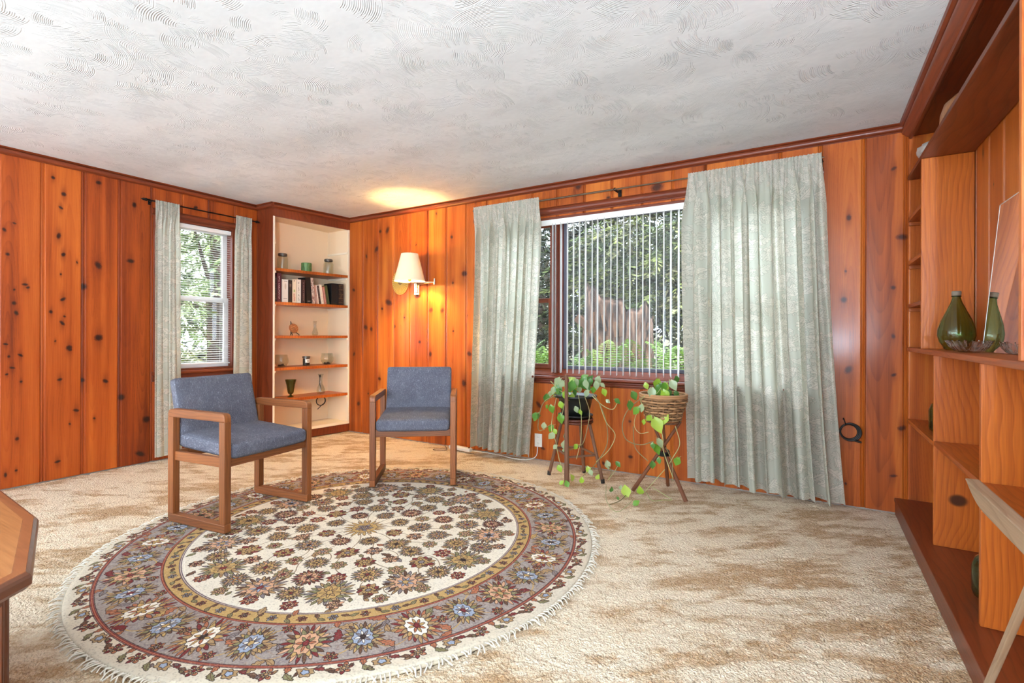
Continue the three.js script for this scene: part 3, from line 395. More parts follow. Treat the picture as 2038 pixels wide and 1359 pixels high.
// mason jars
{
  const jar = (label, s, k) => { const j = thing('mason_jar', label, 'jar', bcAt(s, SH[5], -0.13), s * 5, 'mason jars on the top shelf'); mesh('glass_body', lathe([[0.0, 0.003], [0.04, 0.002], [0.046, 0.008], [0.047, 0.1], [0.042, 0.118], [0.033, 0.13], [0.033, 0.142]].map(([a, b]) => [a * k, b * k]), 28), M.glass, j); const l = mesh('lid', lathe([[0.037, 0.128], [0.0385, 0.13], [0.0385, 0.148], [0.036, 0.151], [0, 0.151]].map(([a, b]) => [a * k, b * k]), 28), M.zinc, j); mesh('rim_band', new THREE.TorusGeometry(0.0388 * k, 0.0018 * k, 6, 28).rotateX(Math.PI / 2).translate(0, 0.134 * k, 0), M.zinc, l); };
  jar('clear mason jar with grey lid at the left end of the top shelf', 0.165, 1.12); jar('clear mason jar with grey lid at the right end of the top shelf', 0.685, 1.14);
  const texJade = texture(128, 128, (u, v) => { const t = u * 9 + 2.4 * fbm(u * 4, v * 6, 3, 3, 4, 6), s = t - Math.floor(t); return mix3([112, 152, 88], [62, 100, 52], clamp(Math.pow(s, 2) * 0.8 + 0.5 * (noise(u * 20, v * 9, 8, 20, 9) - 0.3))); });
  const c = thing('green_candle', 'squat green marbled candle between the two mason jars', 'candle', bcAt(0.42, SH[5] + 0.001, -0.12)); mesh('wax_body', lathe([[0, 0.001], [0.05, 0], [0.053, 0.004], [0.053, 0.094], [0.05, 0.098], [0.042, 0.094], [0, 0.092]], 32), std({ map: texJade, roughness: 0.45 }), c); mesh('wick', rod([0, 0.09, 0], [0.002, 0.104, 0], 0.0013, 0.001, 5), M.black, c);
}
// books
{
  const spineTex = (base, ink, style, seed) => canvasTexture(64, 256, (c, w, h) => {
    const r = rng(seed); c.fillStyle = base; c.fillRect(0, 0, w, h); c.fillStyle = ink;
    if (style === 'band') { for (let k = 0; k < 5; k++) c.fillRect(4, 18 + k * 52, w - 8, 3); for (let k = 0; k < 60; k++) c.fillRect(8 + r() * 44, 24 + r() * 210, 2 + r() * 3, 2 + r() * 4); }
    if (style === 'line') { let y = 30; while (y < 225) { const l = 4 + r() * 9; c.fillRect(25, y, 14, l * 0.35); c.fillRect(25 + (r() < 0.5 ? 0 : 10), y, 4, l); y += l + 3 + (r() < 0.18 ? 10 : 0); } }
    if (style === 'big') { for (let k = 0; k < 5; k++) { const y = 158 + k * 17; c.fillRect(20, y, 26, 4); c.fillRect(r() < 0.5 ? 20 : 40, y, 5, 13); c.fillRect(24, y + 9, 18, 4); } c.fillStyle = '#4a3a30'; c.fillRect(24, 12, 14, 10); c.fillStyle = '#a8b46a'; c.fillRect(22, 112, 22, 26); }
    if (style === 'cap') { c.fillRect(20, 18, 34, 6); c.fillRect(14, 214, 40, 4); c.fillStyle = 'rgba(190,165,130,0.6)'; c.beginPath(); c.ellipse(36, 78, 9, 34, 0, 0, TAU); c.fill(); }
    if (style === 'dots') for (let k = 0; k < 3; k++) { c.fillRect(14, 44 + k * 14, 10, 6); c.fillRect(34, 44 + k * 14, 12, 6); }
    if (style === 'mottle') for (let k = 0; k < 160; k++) { c.fillStyle = ['#8a4a40', '#f2e7da', '#5a3a34', '#caa48e'][Math.floor(r() * 4)]; c.fillRect(r() * w, r() * h, 3 + r() * 9, 4 + r() * 12); }
    if (style === 'foot') c.fillRect(12, 232, 36, 5);
  });
  const list = [
    [0.038, 0.028, 0.25, 0, '#241714', '#7d6048', 'band', 'black book with worn gilt spine, first from the left in the row'], [0.079, 0.043, 0.29, 0, '#55202a', '#ded0c8', 'line', 'tall maroon book with white spine lettering'], [0.142, 0.062, 0.232, 0, '#e7dccb', '#7b6a58', 'cap', 'widest cream book beside the tall maroon one'], [0.195, 0.033, 0.228, 0, '#2c2422', '#c7a58f', 'dots', 'dark brown book between two cream books'],
    [0.237, 0.043, 0.24, 0, '#e8d5b6', '#b8433a', 'big', 'cream book with large red letters low on its spine'], [0.287, 0.047, 0.244, 0, '#e9e0cf', '#26211d', 'line', 'cream book with black lettering running down its spine'], [0.334, 0.038, 0.243, 0, '#3b2423', '#a88c86', 'line', 'brown-black book with pale lettering left of the big black book'], [0.402, 0.058, 0.274, 0.065, '#12100f', '#b9b4ac', 'foot', 'tallest plain black book, leaning left'],
    [0.454, 0.03, 0.27, 0.085, '#d8c3b0', '#5a3a34', 'mottle', 'tall mottled paperback leaning on the big black book'], [0.486, 0.016, 0.2, 0.125, '#b48572', '#efe0d0', 'line', 'thin rose-brown paperback leaning left'], [0.506, 0.014, 0.2, 0.135, '#eadfd2', '#6a4a40', 'line', 'thinnest white paperback leaning left'], [0.529, 0.018, 0.195, 0.14, '#4a3029', '#c9b49f', 'line', 'thin dark brown paperback leaning left'],
    [0.556, 0.026, 0.21, 0.145, '#ead9c0', '#8a5a46', 'line', 'leaning cream paperback with brown lettering'], [0.59, 0.026, 0.19, 0.15, '#b07468', '#e8d6c8', 'line', 'small pink paperback leaning left'], [0.625, 0.032, 0.205, 0.155, '#48502f', '#2e3420', 'foot', 'olive green book leaning left'], [0.697, 0.078, 0.235, 0, '#0d1013', '#2a3a40', 'foot', 'thick upright black book right of the leaning ones'], [0.778, 0.06, 0.236, 0, '#2e1f1d', '#9a7c50', 'band', 'thick dark book with gilt ornament, last on the right'],
  ];
  list.forEach(([s, t, h, lean, base, ink, style, label], i) => {
    const z = -0.028 - (i % 3) * 0.004, d = 0.145, p = bcAt(s - t / 2, SH[4] + 0.0005, z), b = thing('book', label, 'book', p, bcTurn, 'books on the second shelf from the top'); b.rotation.set(0, bcTurn, lean, 'YXZ');
    const cover = std({ color: base, roughness: 0.55 });
    mesh('cover', merge([span(0, 0.003, 0, h, -d, 0, 0.001), span(t - 0.003, t, 0, h, -d, 0, 0.001)]), cover, b);
    mesh('pages', span(0.003, t - 0.003, 0.003, h - 0.004, -d + 0.004, -0.004, 0), std({ color: '#d9c9ab', roughness: 0.9 }), b);
    mesh('spine', new THREE.BoxGeometry(t, h, 0.005).translate(t / 2, h / 2, 0.0015), std({ map: spineTex(base, ink, style, 300 + i), roughness: 0.5 }), b);
  });
}
// ornaments
{
  const p = thing('ornamental_plate', 'small brown painted plate standing on a dark wooden easel', 'ornament', bcAt(0.27, SH[3], -0.1), bcTurn);
  const texPlate = canvasTexture(128, 128, (c, w) => { c.fillStyle = '#8a4a2c'; c.fillRect(0, 0, w, w); const r = rng(6); for (let k = 0; k < 26; k++) { c.strokeStyle = ['#e0b080', '#4a2010', '#c47a4a'][k % 3]; c.lineWidth = 3; c.beginPath(); c.arc(30 + r() * 68, 30 + r() * 68, 4 + r() * 14, r() * 6, r() * 6 + 3); c.stroke(); } });
  const disc = new THREE.CylinderGeometry(0.05, 0.044, 0.008, 28); disc.rotateX(Math.PI / 2 - 0.25); disc.translate(0, 0.075, -0.005); mesh('plate', disc, std({ map: texPlate, roughness: 0.35 }), p);
  mesh('easel', merge([tube([[-0.035, 0.004, 0.035], [-0.028, 0.02, 0.02], [-0.03, 0.03, 0.0], [-0.02, 0.09, -0.028], [-0.014, 0.15, -0.034]], 0.004, 18, 6), tube([[0.042, 0.004, 0.035], [0.034, 0.02, 0.02], [0.03, 0.03, 0.0], [0.012, 0.09, -0.028], [-0.006, 0.135, -0.034]], 0.004, 18, 6), rod([0, 0.1, -0.032], [0.005, 0.003, -0.075], 0.004), rod([-0.03, 0.03, 0], [0.03, 0.03, 0], 0.004)]), M.black, p);
  const v = thing('bud_vase', 'small clear glass bud vase on the middle shelf', 'vase', bcAt(0.515, SH[3], -0.11)); mesh('glass_body', lathe([[0, 0.004], [0.024, 0.002], [0.03, 0.012], [0.032, 0.03], [0.022, 0.06], [0.014, 0.085], [0.013, 0.12], [0.018, 0.15], [0.021, 0.157]], 28), M.glass, v);
  const bowl = (label, s) => { const b = thing('glass_bowl', label, 'bowl', bcAt(s, SH[2], -0.13), 0, 'pebble bowls on the fourth shelf'); mesh('glass_body', lathe([[0, 0.004], [0.035, 0.002], [0.05, 0.014], [0.068, 0.045], [0.07, 0.07], [0.063, 0.1], [0.058, 0.125]], 32), M.glass, b); const r = rng(s * 1000); for (let k = 0; k < 9; k++) { const a = k * 2.4, q = new THREE.IcosahedronGeometry(0.009 + 0.005 * r(), 1); q.scale(1.3, 0.7, 1); const m = mesh('pebble', q, M.pebble, b); m.position.set(Math.cos(a) * 0.03 * Math.sqrt(k / 8), 0.014 + (k > 6 ? 0.01 : 0), Math.sin(a) * 0.03 * Math.sqrt(k / 8)); m.rotation.set(r() * 3, r() * 3, 0); } };
  bowl('round clear glass bowl with dark pebbles, left of the jar candle', 0.155); bowl('round clear glass bowl with dark pebbles, right of the jar candle', 0.672);
  const c = thing('jar_candle', 'dark jar candle with a white label bearing a black bow mark', 'candle', bcAt(0.41, SH[2] + 0.001, -0.1), bcTurn);
  mesh('wax', lathe([[0, 0.004], [0.033, 0.004], [0.034, 0.078], [0, 0.078]], 24), M.wax, c); mesh('jar', lathe([[0, 0.001], [0.034, 0], [0.037, 0.005], [0.037, 0.085], [0.034, 0.092], [0.034, 0.1]], 28), M.glass, c); mesh('lid_band', lathe([[0.0375, 0.083], [0.039, 0.086], [0.039, 0.1], [0.0365, 0.101]], 28), M.zinc, c);
  const lab = new THREE.CylinderGeometry(0.0378, 0.0378, 0.036, 20, 1, true, -0.75, 1.5); lab.translate(0, 0.052, 0);
  mesh('label', lab, std({ roughness: 0.6, map: canvasTexture(128, 64, (x) => { x.fillStyle = '#f3eee4'; x.fillRect(0, 0, 128, 64); x.fillStyle = '#17120f'; x.beginPath(); x.moveTo(64, 32); x.lineTo(42, 18); x.lineTo(42, 46); x.closePath(); x.fill(); x.beginPath(); x.moveTo(64, 32); x.lineTo(86, 18); x.lineTo(86, 46); x.closePath(); x.fill(); }) }), c);
  const g = thing('green_goblet', 'olive green footed glass goblet on the lowest wooden shelf', 'glass', bcAt(0.25, SH[1] + 0.001, -0.12)); mesh('bowl', lathe([[0, 0.03], [0.022, 0.032], [0.03, 0.05], [0.04, 0.12], [0.054, 0.175], [0.056, 0.18]], 28), M.oliveGlass, g); mesh('foot', lathe([[0.012, 0.03], [0.01, 0.018], [0.03, 0.006], [0.033, 0.001], [0, 0.0]], 28), M.oliveGlass, g);
  const d = thing('glass_decanter', 'clear glass vase with long neck and round belly on the lowest wooden shelf', 'vase', bcAt(0.585, SH[1], -0.11)); mesh('glass_body', lathe([[0, 0.005], [0.036, 0.003], [0.043, 0.018], [0.044, 0.045], [0.034, 0.08], [0.018, 0.115], [0.015, 0.16], [0.02, 0.195], [0.032, 0.22]], 32), M.glass, d);
  const k = thing('black_cable', 'black cable with a coiled end hanging inside the bookcase', 'cable', bcAt(0.69, 0.33, -0.27), bcTurn);
  mesh('cord', merge([tube([[0.002, 0.106, -0.03], [0.008, 0.14, -0.03], [-0.006, 0.2, -0.03], [0.0, 0.27, -0.032]], 0.004, 24, 6), tube(Array.from({ length: 25 }, (_, i) => { const a = i / 24 * TAU * 1.6 - 1.2; return [0.055 * Math.cos(a), 0.0 + 0.05 * Math.sin(a), -0.02 + 0.002 * i / 4]; }), 0.005, 70, 6), rod([0.02, -0.045, -0.02], [-0.04, -0.09, -0.015], 0.004)]), M.black, k);
  mesh('plug', bx(0.018, 0.03, 0.014, 0, 0.28, -0.033), M.black, k);
}
// ---------------------------------------------------------------- swing-arm wall lamp, lit
{
  const l = thing('wall_lamp', 'lit swing-arm wall lamp with cream tapered shade', 'lamp', [-3.33, 1.6, ZB + 0.25]);
  const shade = lathe([[0.148, 0.0], [0.081, 0.262], [0.0795, 0.262], [0.1465, 0.0], [0.148, 0.0]], 48);
  mesh('lamp_shade', shade, std({ color: '#f7e7c6', roughness: 1, transmission: 0.026, thickness: 0, specularIntensity: 0.05 }), l);
  mesh('shade_rim', merge([new THREE.TorusGeometry(0.1475, 0.0022, 6, 48).rotateX(Math.PI / 2), new THREE.TorusGeometry(0.0805, 0.002, 6, 40).rotateX(Math.PI / 2).translate(0, 0.262, 0)]), std({ color: '#d8c49c', roughness: 0.8 }), l);
  mesh('shade_spider', merge([0, 1, 2].map((k) => rod([0.012 * Math.cos(k * 2.1), 0.205, 0.012 * Math.sin(k * 2.1)], [0.094 * Math.cos(k * 2.1), 0.205, 0.094 * Math.sin(k * 2.1)], 0.0014, 0.0014, 6))), M.brass, l);
  mesh('socket', merge([lathe([[0, 0.0], [0.016, 0.002], [0.017, 0.05], [0.014, 0.062], [0, 0.062]], 20), rod([0, -0.012, 0], [0, 0.004, 0], 0.006)]), M.brass, l);
  const bulb = lathe([[0.013, 0.06], [0.018, 0.075], [0.03, 0.105], [0.032, 0.125], [0.026, 0.148], [0.012, 0.158], [0, 0.16]], 24);
  mesh('bulb', bulb, std({ color: '#fff1d0', emissive: new THREE.Color('#ffc878'), emissiveIntensity: 6, roughness: 0.4 }), l);
  const light = new THREE.PointLight(new THREE.Color().setRGB(1, 0.7, 0.26), 2.2); light.name = 'wall_lamp_bulb'; light.position.set(0, 0.115, 0); light.castShadow = true; light.shadow.radius = 1.4; l.add(light);
  const px = 0.2, pz = -0.13;   // elbow of the folded arm
  mesh('arm', merge([rod([0, -0.01, 0], [px, -0.01, pz], 0.0065), rod([px, -0.01, pz], [-0.1, -0.01, -0.21], 0.0065)]), M.chrome, l);
  mesh('pivot', merge([rod([px, -0.03, pz], [px, 0.025, pz], 0.01), rod([-0.1, -0.045, -0.21], [-0.1, 0.015, -0.21], 0.011)]), M.chrome, l);
  mesh('wall_plate', merge([bx(0.07, 0.125, 0.028, -0.115, -0.055, -0.236, 0.006), bx(0.045, 0.09, 0.016, -0.112, -0.05, -0.216, 0.005)]), M.chrome, l);
  mesh('switch_knob', rod([-0.112, -0.125, -0.225], [-0.112, -0.118, -0.225], 0.008), M.black, l);
  const f = thing('straw_fan', 'round golden woven disc hung on the wall behind the lamp shade', 'wall decoration', [-3.682, 1.63, ZB + 0.008]);
  mesh('disc', new THREE.CylinderGeometry(0.118, 0.118, 0.008, 40).rotateX(Math.PI / 2).scale(0.92, 1.08, 1), std({ color: '#c99a3f', roughness: 0.6 }), f);
  mesh('rim', new THREE.TorusGeometry(0.118, 0.004, 6, 48).scale(0.92, 1.08, 1), std({ color: '#e0bd6a', roughness: 0.5 }), f);
  const ribGeo = rod([0.03, 0, 0.005], [0.112, 0, 0.005], 0.0016, 0.0026, 5); for (let k = 0; k < 30; k++) { const m = mesh('rib', ribGeo, M.ribStraw ??= std({ color: '#e2bf6c', roughness: 0.6 }), f); m.rotation.z = k / 30 * TAU; }
  mesh('boss', lathe([[0, 0.008], [0.02, 0.007], [0.034, 0.002], [0.036, 0]], 24).rotateX(Math.PI / 2), std({ color: '#8a6a3a', roughness: 0.6 }), f);
}
// ---------------------------------------------------------------- bookcase along the right wall
const RX = 0.495, RE = -0.95;   // front of its boards, near end
{
  const b = thing('pine_bookcase', 'floor to ceiling pine bookcase with open compartments along the right wall', 'bookcase', [0, 0, 0]);
  const B2 = XR - 0.003;
  mesh('base_shelf', span(0.432, B2, 0.068, 0.092, ZB + 0.003, RE, 0.003, 'z'), M.darkPine = varnish(sawnTexture(512, [128, 58, 27], [82, 34, 15], 91, 22)), b);
  mesh('base_board', span(0.436, 0.455, -0.01, 0.068, ZB + 0.003, RE, 0.002, 'z'), M.trim, b);
  for (const z of [-3.08, -2.305, -1.53]) mesh('divider', span(RX, B2, 0.0925, 0.994, z - 0.011, z + 0.011, 0.002, 'y'), M.shelfKnot, b);
  for (const [z0, z1, y] of [[ZB + 0.003, -3.092, 0.582], [-3.068, -2.317, 0.588], [-2.293, -1.542, 0.588]]) mesh('shelf', span(RX, B2, y - 0.022, y, z0, z1, 0.002, 'z'), M.shelf, b);
  mesh('counter', span(RX - 0.004, B2, 0.995, 1.019, ZB + 0.003, RE, 0.003, 'z'), M.shelf, b);
  for (const z of [-3.415, -1.925]) mesh('upright', span(RX, B2, 1.0195, 2.034, z - 0.011, z + 0.011, 0.002, 'y'), M.shelfKnot, b);
  for (const y of [1.279, 1.537, 1.8]) { const s = mesh('shelf', span(RX, B2, y - 0.022, y, ZB + 0.003, -3.427, 0.002, 'z'), M.shelf, b); mesh('cleat', span(RX + 0.004, B2, y - 0.044, y - 0.023, ZB + 0.003, ZB + 0.02, 0.002), M.shelf, s); }
  mesh('top_shelf', span(RX - 0.002, B2, 2.035, 2.057, ZB + 0.003, RE, 0.002, 'z'), M.darkPine, b);
  mesh('soffit', span(0.53, B2, 2.3, 2.318, ZB + 0.003, RE, 0.002, 'z'), M.darkPine, b);
  mesh('valance', span(0.514, 0.53, 2.3, H - 0.002, ZB + 0.003, RE, 0.002, 'z'), M.darkPine, b);
}
M.bottle = std({ color: '#ffffff', roughness: 0.02, transmission: 1, thickness: 0.01, ior: 1.5, attenuationColor: new THREE.Color('#4f8a3c'), attenuationDistance: 0.014 });
M.bottleTeal = std({ color: '#ffffff', roughness: 0.03, transmission: 1, thickness: 0.01, ior: 1.5, attenuationColor: new THREE.Color('#4f9478'), attenuationDistance: 0.014 });
const wall = (prof, t) => { const inner = prof.map(([r, y]) => [Math.max(r - t, 0.0003), y]).reverse(); inner[inner.length - 1] = [0.0003, prof[0][1] + t]; return lathe([...prof, ...inner], 40); };
{
  const cork = std({ color: '#8d8172', roughness: 0.7 });
  const d = thing('demijohn_bottle', 'large green glass demijohn with a stopper standing on the counter', 'bottle', [0.6, 1.0195, -3.2]);
  mesh('glass_body', wall([[0.0003, 0.001], [0.05, 0.0], [0.06, 0.006], [0.064, 0.018], [0.082, 0.04], [0.092, 0.07], [0.09, 0.1], [0.074, 0.145], [0.05, 0.19], [0.028, 0.232], [0.02, 0.255], [0.02, 0.272]].map(([a, y]) => [a * 0.8, y]), 0.004), M.bottle, d);
  const s = mesh('stopper', lathe([[0, 0.262], [0.014, 0.262], [0.019, 0.27], [0.019, 0.284], [0.017, 0.288], [0, 0.289]], 24), cork, d); mesh('neck_ring', new THREE.TorusGeometry(0.017, 0.003, 8, 28).rotateX(Math.PI / 2).translate(0, 0.262, 0), M.bottle, s);
  // shallow scalloped glass bowl
  const smoke = std({ color: '#ffffff', roughness: 0.04, transmission: 1, thickness: 0.01, ior: 1.5, attenuationColor: new THREE.Color('#8f8a98'), attenuationDistance: 0.03 });
  const bw = thing('scalloped_bowl', 'shallow smoky scalloped glass bowl on the counter before the mirror', 'bowl', [0.562, 1.0195, -2.78]);
  const g = wall([[0.0003, 0.004], [0.04, 0.002], [0.06, 0.008], [0.082, 0.024], [0.096, 0.046]], 0.004), p = g.attributes.position; for (let i = 0; i < p.count; i++) { const a = Math.atan2(p.getZ(i), p.getX(i)), r = Math.hypot(p.getX(i), p.getZ(i)), k = 1 + 0.05 * smooth(0.03, 0.09, r) * Math.cos(a * 10); p.setX(i, p.getX(i) * k); p.setZ(i, p.getZ(i) * k); p.setY(i, p.getY(i) + 0.005 * smooth(0.06, 0.096, r) * Math.cos(a * 10)); } g.computeVertexNormals();
  g.scale(0.8, 1, 0.8); mesh('glass_body', g, smoke, bw);
  for (let k = 0; k < 10; k++) { const q = rod([0.024, 0.009, 0], [0.075, 0.05, 0], 0.0018, 0.0025, 6); const m = mesh('rib', q, smoke, bw); m.rotation.y = (k + 0.5) / 10 * TAU; }
  const jug = (label, pos, k, m) => { const j = thing('green_jug', label, 'bottle', pos, 0.6); mesh('glass_body', wall([[0.0003, 0.001], [0.055, 0], [0.068, 0.008], [0.072, 0.025], [0.072, 0.11], [0.062, 0.14], [0.035, 0.168], [0.018, 0.182], [0.016, 0.205], [0.018, 0.21]].map(([a, b]) => [a * k, b * k]), 0.004), m, j); const c = mesh('cap', lathe([[0, 0.208], [0.019, 0.207], [0.0195, 0.226], [0.017, 0.229], [0, 0.229]].map(([a, b]) => [a * k, b * k]), 20), M.black, j); mesh('finger_loop', tube([[0.017, 0.198, 0], [0.034, 0.196, 0], [0.038, 0.182, 0], [0.03, 0.17, 0]].map((q) => q.map((x) => x * k)), 0.004, 12, 6), m, c); };
  jug('dark green glass jug on the middle shelf nearest the back wall', [0.6, 0.5825, -3.4], 1.02, M.bottle); jug('teal green glass jug on the middle shelf, half hidden by the second divider', [0.625, 0.5885, -2.51], 0.95, M.bottleTeal);
  jug('green glass jug on the middle shelf at the right edge of the picture', [0.62, 0.5885, -1.92], 1.0, M.bottleTeal); jug('green glass jug standing low on the base shelf behind the divider', [0.6, 0.0925, -2.55], 1.05, M.bottle);
  // leaning mirror
  const mi = thing('leaning_mirror', 'frameless mirror leaning against the boards on the counter', 'mirror', [0.646, 1.0206, -2.7]); mi.rotation.z = -0.088;
  mesh('mirror_face', span(-0.0035, 0.0, 0.0, 0.64, -0.26, 0.26, 0), std({ color: '#e9e2d8', roughness: 0.025, metalness: 1 }), mi); mesh('backing', span(0.0002, 0.006, 0.0, 0.64, -0.26, 0.26, 0), std({ color: '#c9c4bc', roughness: 0.6 }), mi);
  mesh('bevelled_edge', merge([span(-0.0045, 0.0062, 0, 0.64, -0.2635, -0.2602, 0), span(-0.0045, 0.0062, 0.6402, 0.6435, -0.2635, 0.26, 0)]), std({ color: '#eef2ef', roughness: 0.15 }), mi);
  // on the top shelf
  const wb = thing('wooden_bowl', 'round wooden bowl lying upturned on the top shelf', 'bowl', [0.592, 2.0575, -3.02]); mesh('bowl_body', lathe([[0.118, 0.0], [0.122, 0.012], [0.118, 0.06], [0.1, 0.105], [0.06, 0.13], [0.05, 0.138], [0, 0.138]], 36).scale(0.72, 1, 1), M.honey, wb); mesh('rim', new THREE.TorusGeometry(0.119, 0.006, 8, 40).rotateX(Math.PI / 2).scale(0.72, 1, 1).translate(0, 0.007, 0), M.honey, wb);
  const bag = new THREE.IcosahedronGeometry(0.06, 4), bp = bag.attributes.position; for (let i = 0; i < bp.count; i++) { const x = bp.getX(i), y = bp.getY(i), z = bp.getZ(i), k = 0.75 + 0.65 * fbm(x * 40 + 9 + z * 25, y * 40 + 9 - z * 18, 3, 3); bp.setXYZ(i, x * k * 1.1, Math.max(y * k * 0.8, -0.034), z * k * 1.5); } const bagGeo = mergeVertices((bag.deleteAttribute('normal'), bag.deleteAttribute('uv'), bag)); bagGeo.computeVertexNormals(); bagGeo.translate(0, 0.0345, 0);
  tag(mesh('plastic_bag', bagGeo, std({ color: '#dcdad6', roughness: 0.35, transmission: 0.35, thickness: 0 })), 'crumpled translucent plastic bag at the far end of the top shelf', 'bag').position.set(0.56, 2.0575, -3.5);
  const fr = thing('flat_frame', 'flat pale framed panel lying on the top shelf edge', 'frame', [0.54, 2.0575, -2.35]); mesh('frame_border', merge([span(-0.03, -0.012, 0, 0.026, -0.2, 0.2, 0.002), span(0.1, 0.118, 0, 0.026, -0.2, 0.2, 0.002), span(-0.012, 0.1, 0, 0.026, -0.2, -0.18, 0.002), span(-0.012, 0.1, 0, 0.026, 0.18, 0.2, 0.002)]), std({ color: '#d8c79c', roughness: 0.5 }), fr); mesh('backing', span(-0.012, 0.1, 0.004, 0.01, -0.18, 0.18, 0), M.plastic, fr);
}
// black cable coil on the wall right of the curtain
{
  const k = thing('cable_coil', 'black cable coil hanging on a hook beside the widest curtain', 'cable', [0.2, 0.475, ZB + 0.012]);
  mesh('coil', merge([0, 1, 2].map((i) => tube(Array.from({ length: 17 }, (_, j) => { const a = j / 17 * TAU; return [(0.05 + 0.004 * i) * Math.cos(a) * 0.95 + 0.004 * i, (0.048 + 0.003 * i) * Math.sin(a), 0.006 * i]; }), 0.006, 40, 6, true))), M.black, k);
  mesh('plug', merge([rod([0.03, -0.05, 0.015], [0.065, -0.06, 0.015], 0.008, 0.006)]), M.black, k); mesh('hook', merge([tube([[-0.03, 0.075, -0.01], [-0.03, 0.085, 0.015], [-0.02, 0.05, 0.022], [-0.02, 0.042, 0.01]], 0.003, 16, 6)]), M.iron, k); mesh('tail', tube([[-0.05, 0.0, 0.005], [-0.08, 0.004, 0.006], [-0.11, 0.0, 0.01]], 0.004, 12, 6), std({ color: '#b8b2a8', roughness: 0.4 }), k);
}
// ---------------------------------------------------------------- two armchairs with sled frames
const texTweed = texture(512, 512, (u, v) => {
  const a = noise(u * 150, v * 260, 3, 150, 260), b = noise(u * 40, v * 220, 4, 40, 220), c = fbm(u * 6, v * 6, 5, 3, 6, 6), d = noise(u * 256, v * 256, 9, 256, 256);
  let k = mix3([92, 93, 105], [121, 121, 131], clamp(0.5 + (a - 0.5) * 1.2 + (c - 0.5) * 0.8)); if (b > 0.76) k = mix3(k, [158, 160, 172], clamp((b - 0.76) * 4)); if (d > 0.88) k = mix3(k, [182, 184, 196], 0.7); if (d > 0.07 && d < 0.16) k = mix3(k, [62, 66, 82], 0.5); if (d < 0.07) k = mix3(k, [150, 112, 118], 0.6); return k;
});
M.tweed = std({ map: rep(texTweed, 2.5, 2.5), roughness: 1, specularIntensity: 0.1, sheen: 0.2, sheenColor: new THREE.Color('#9aa2b8'), sheenRoughness: 0.5, bumpMap: rep(weave, 8, 8), bumpScale: 0.0012 });
// soft block: superellipsoid-like cushion with crowned faces
function cushion(w, h, d, crown, r) {
  const g = new THREE.BoxGeometry(w, h, d, 28, 10, 28), p = g.attributes.position;
  for (let i = 0; i < p.count; i++) {
    let x = p.getX(i), y = p.getY(i), z = p.getZ(i); const ix = clamp(x, -w / 2 + r, w / 2 - r), iy = clamp(y, -h / 2 + r, h / 2 - r), iz = clamp(z, -d / 2 + r, d / 2 - r), q = V(x - ix, y - iy, z - iz), l = q.length(); if (l > 0) q.multiplyScalar(r / l * Math.min(1, l / r)); x = ix + q.x; y = iy + q.y; z = iz + q.z;
    const e = (1 - (2 * x / w) ** 2) * (1 - (2 * z / d) ** 2); y += Math.sign(y) * crown * Math.max(0, e); p.setXYZ(i, x, y, z);
  }
  const m = mergeVertices((g.deleteAttribute('normal'), g.deleteAttribute('uv'), g), 1e-4); m.computeVertexNormals(); return boxUV(plain(m), 'x');
}
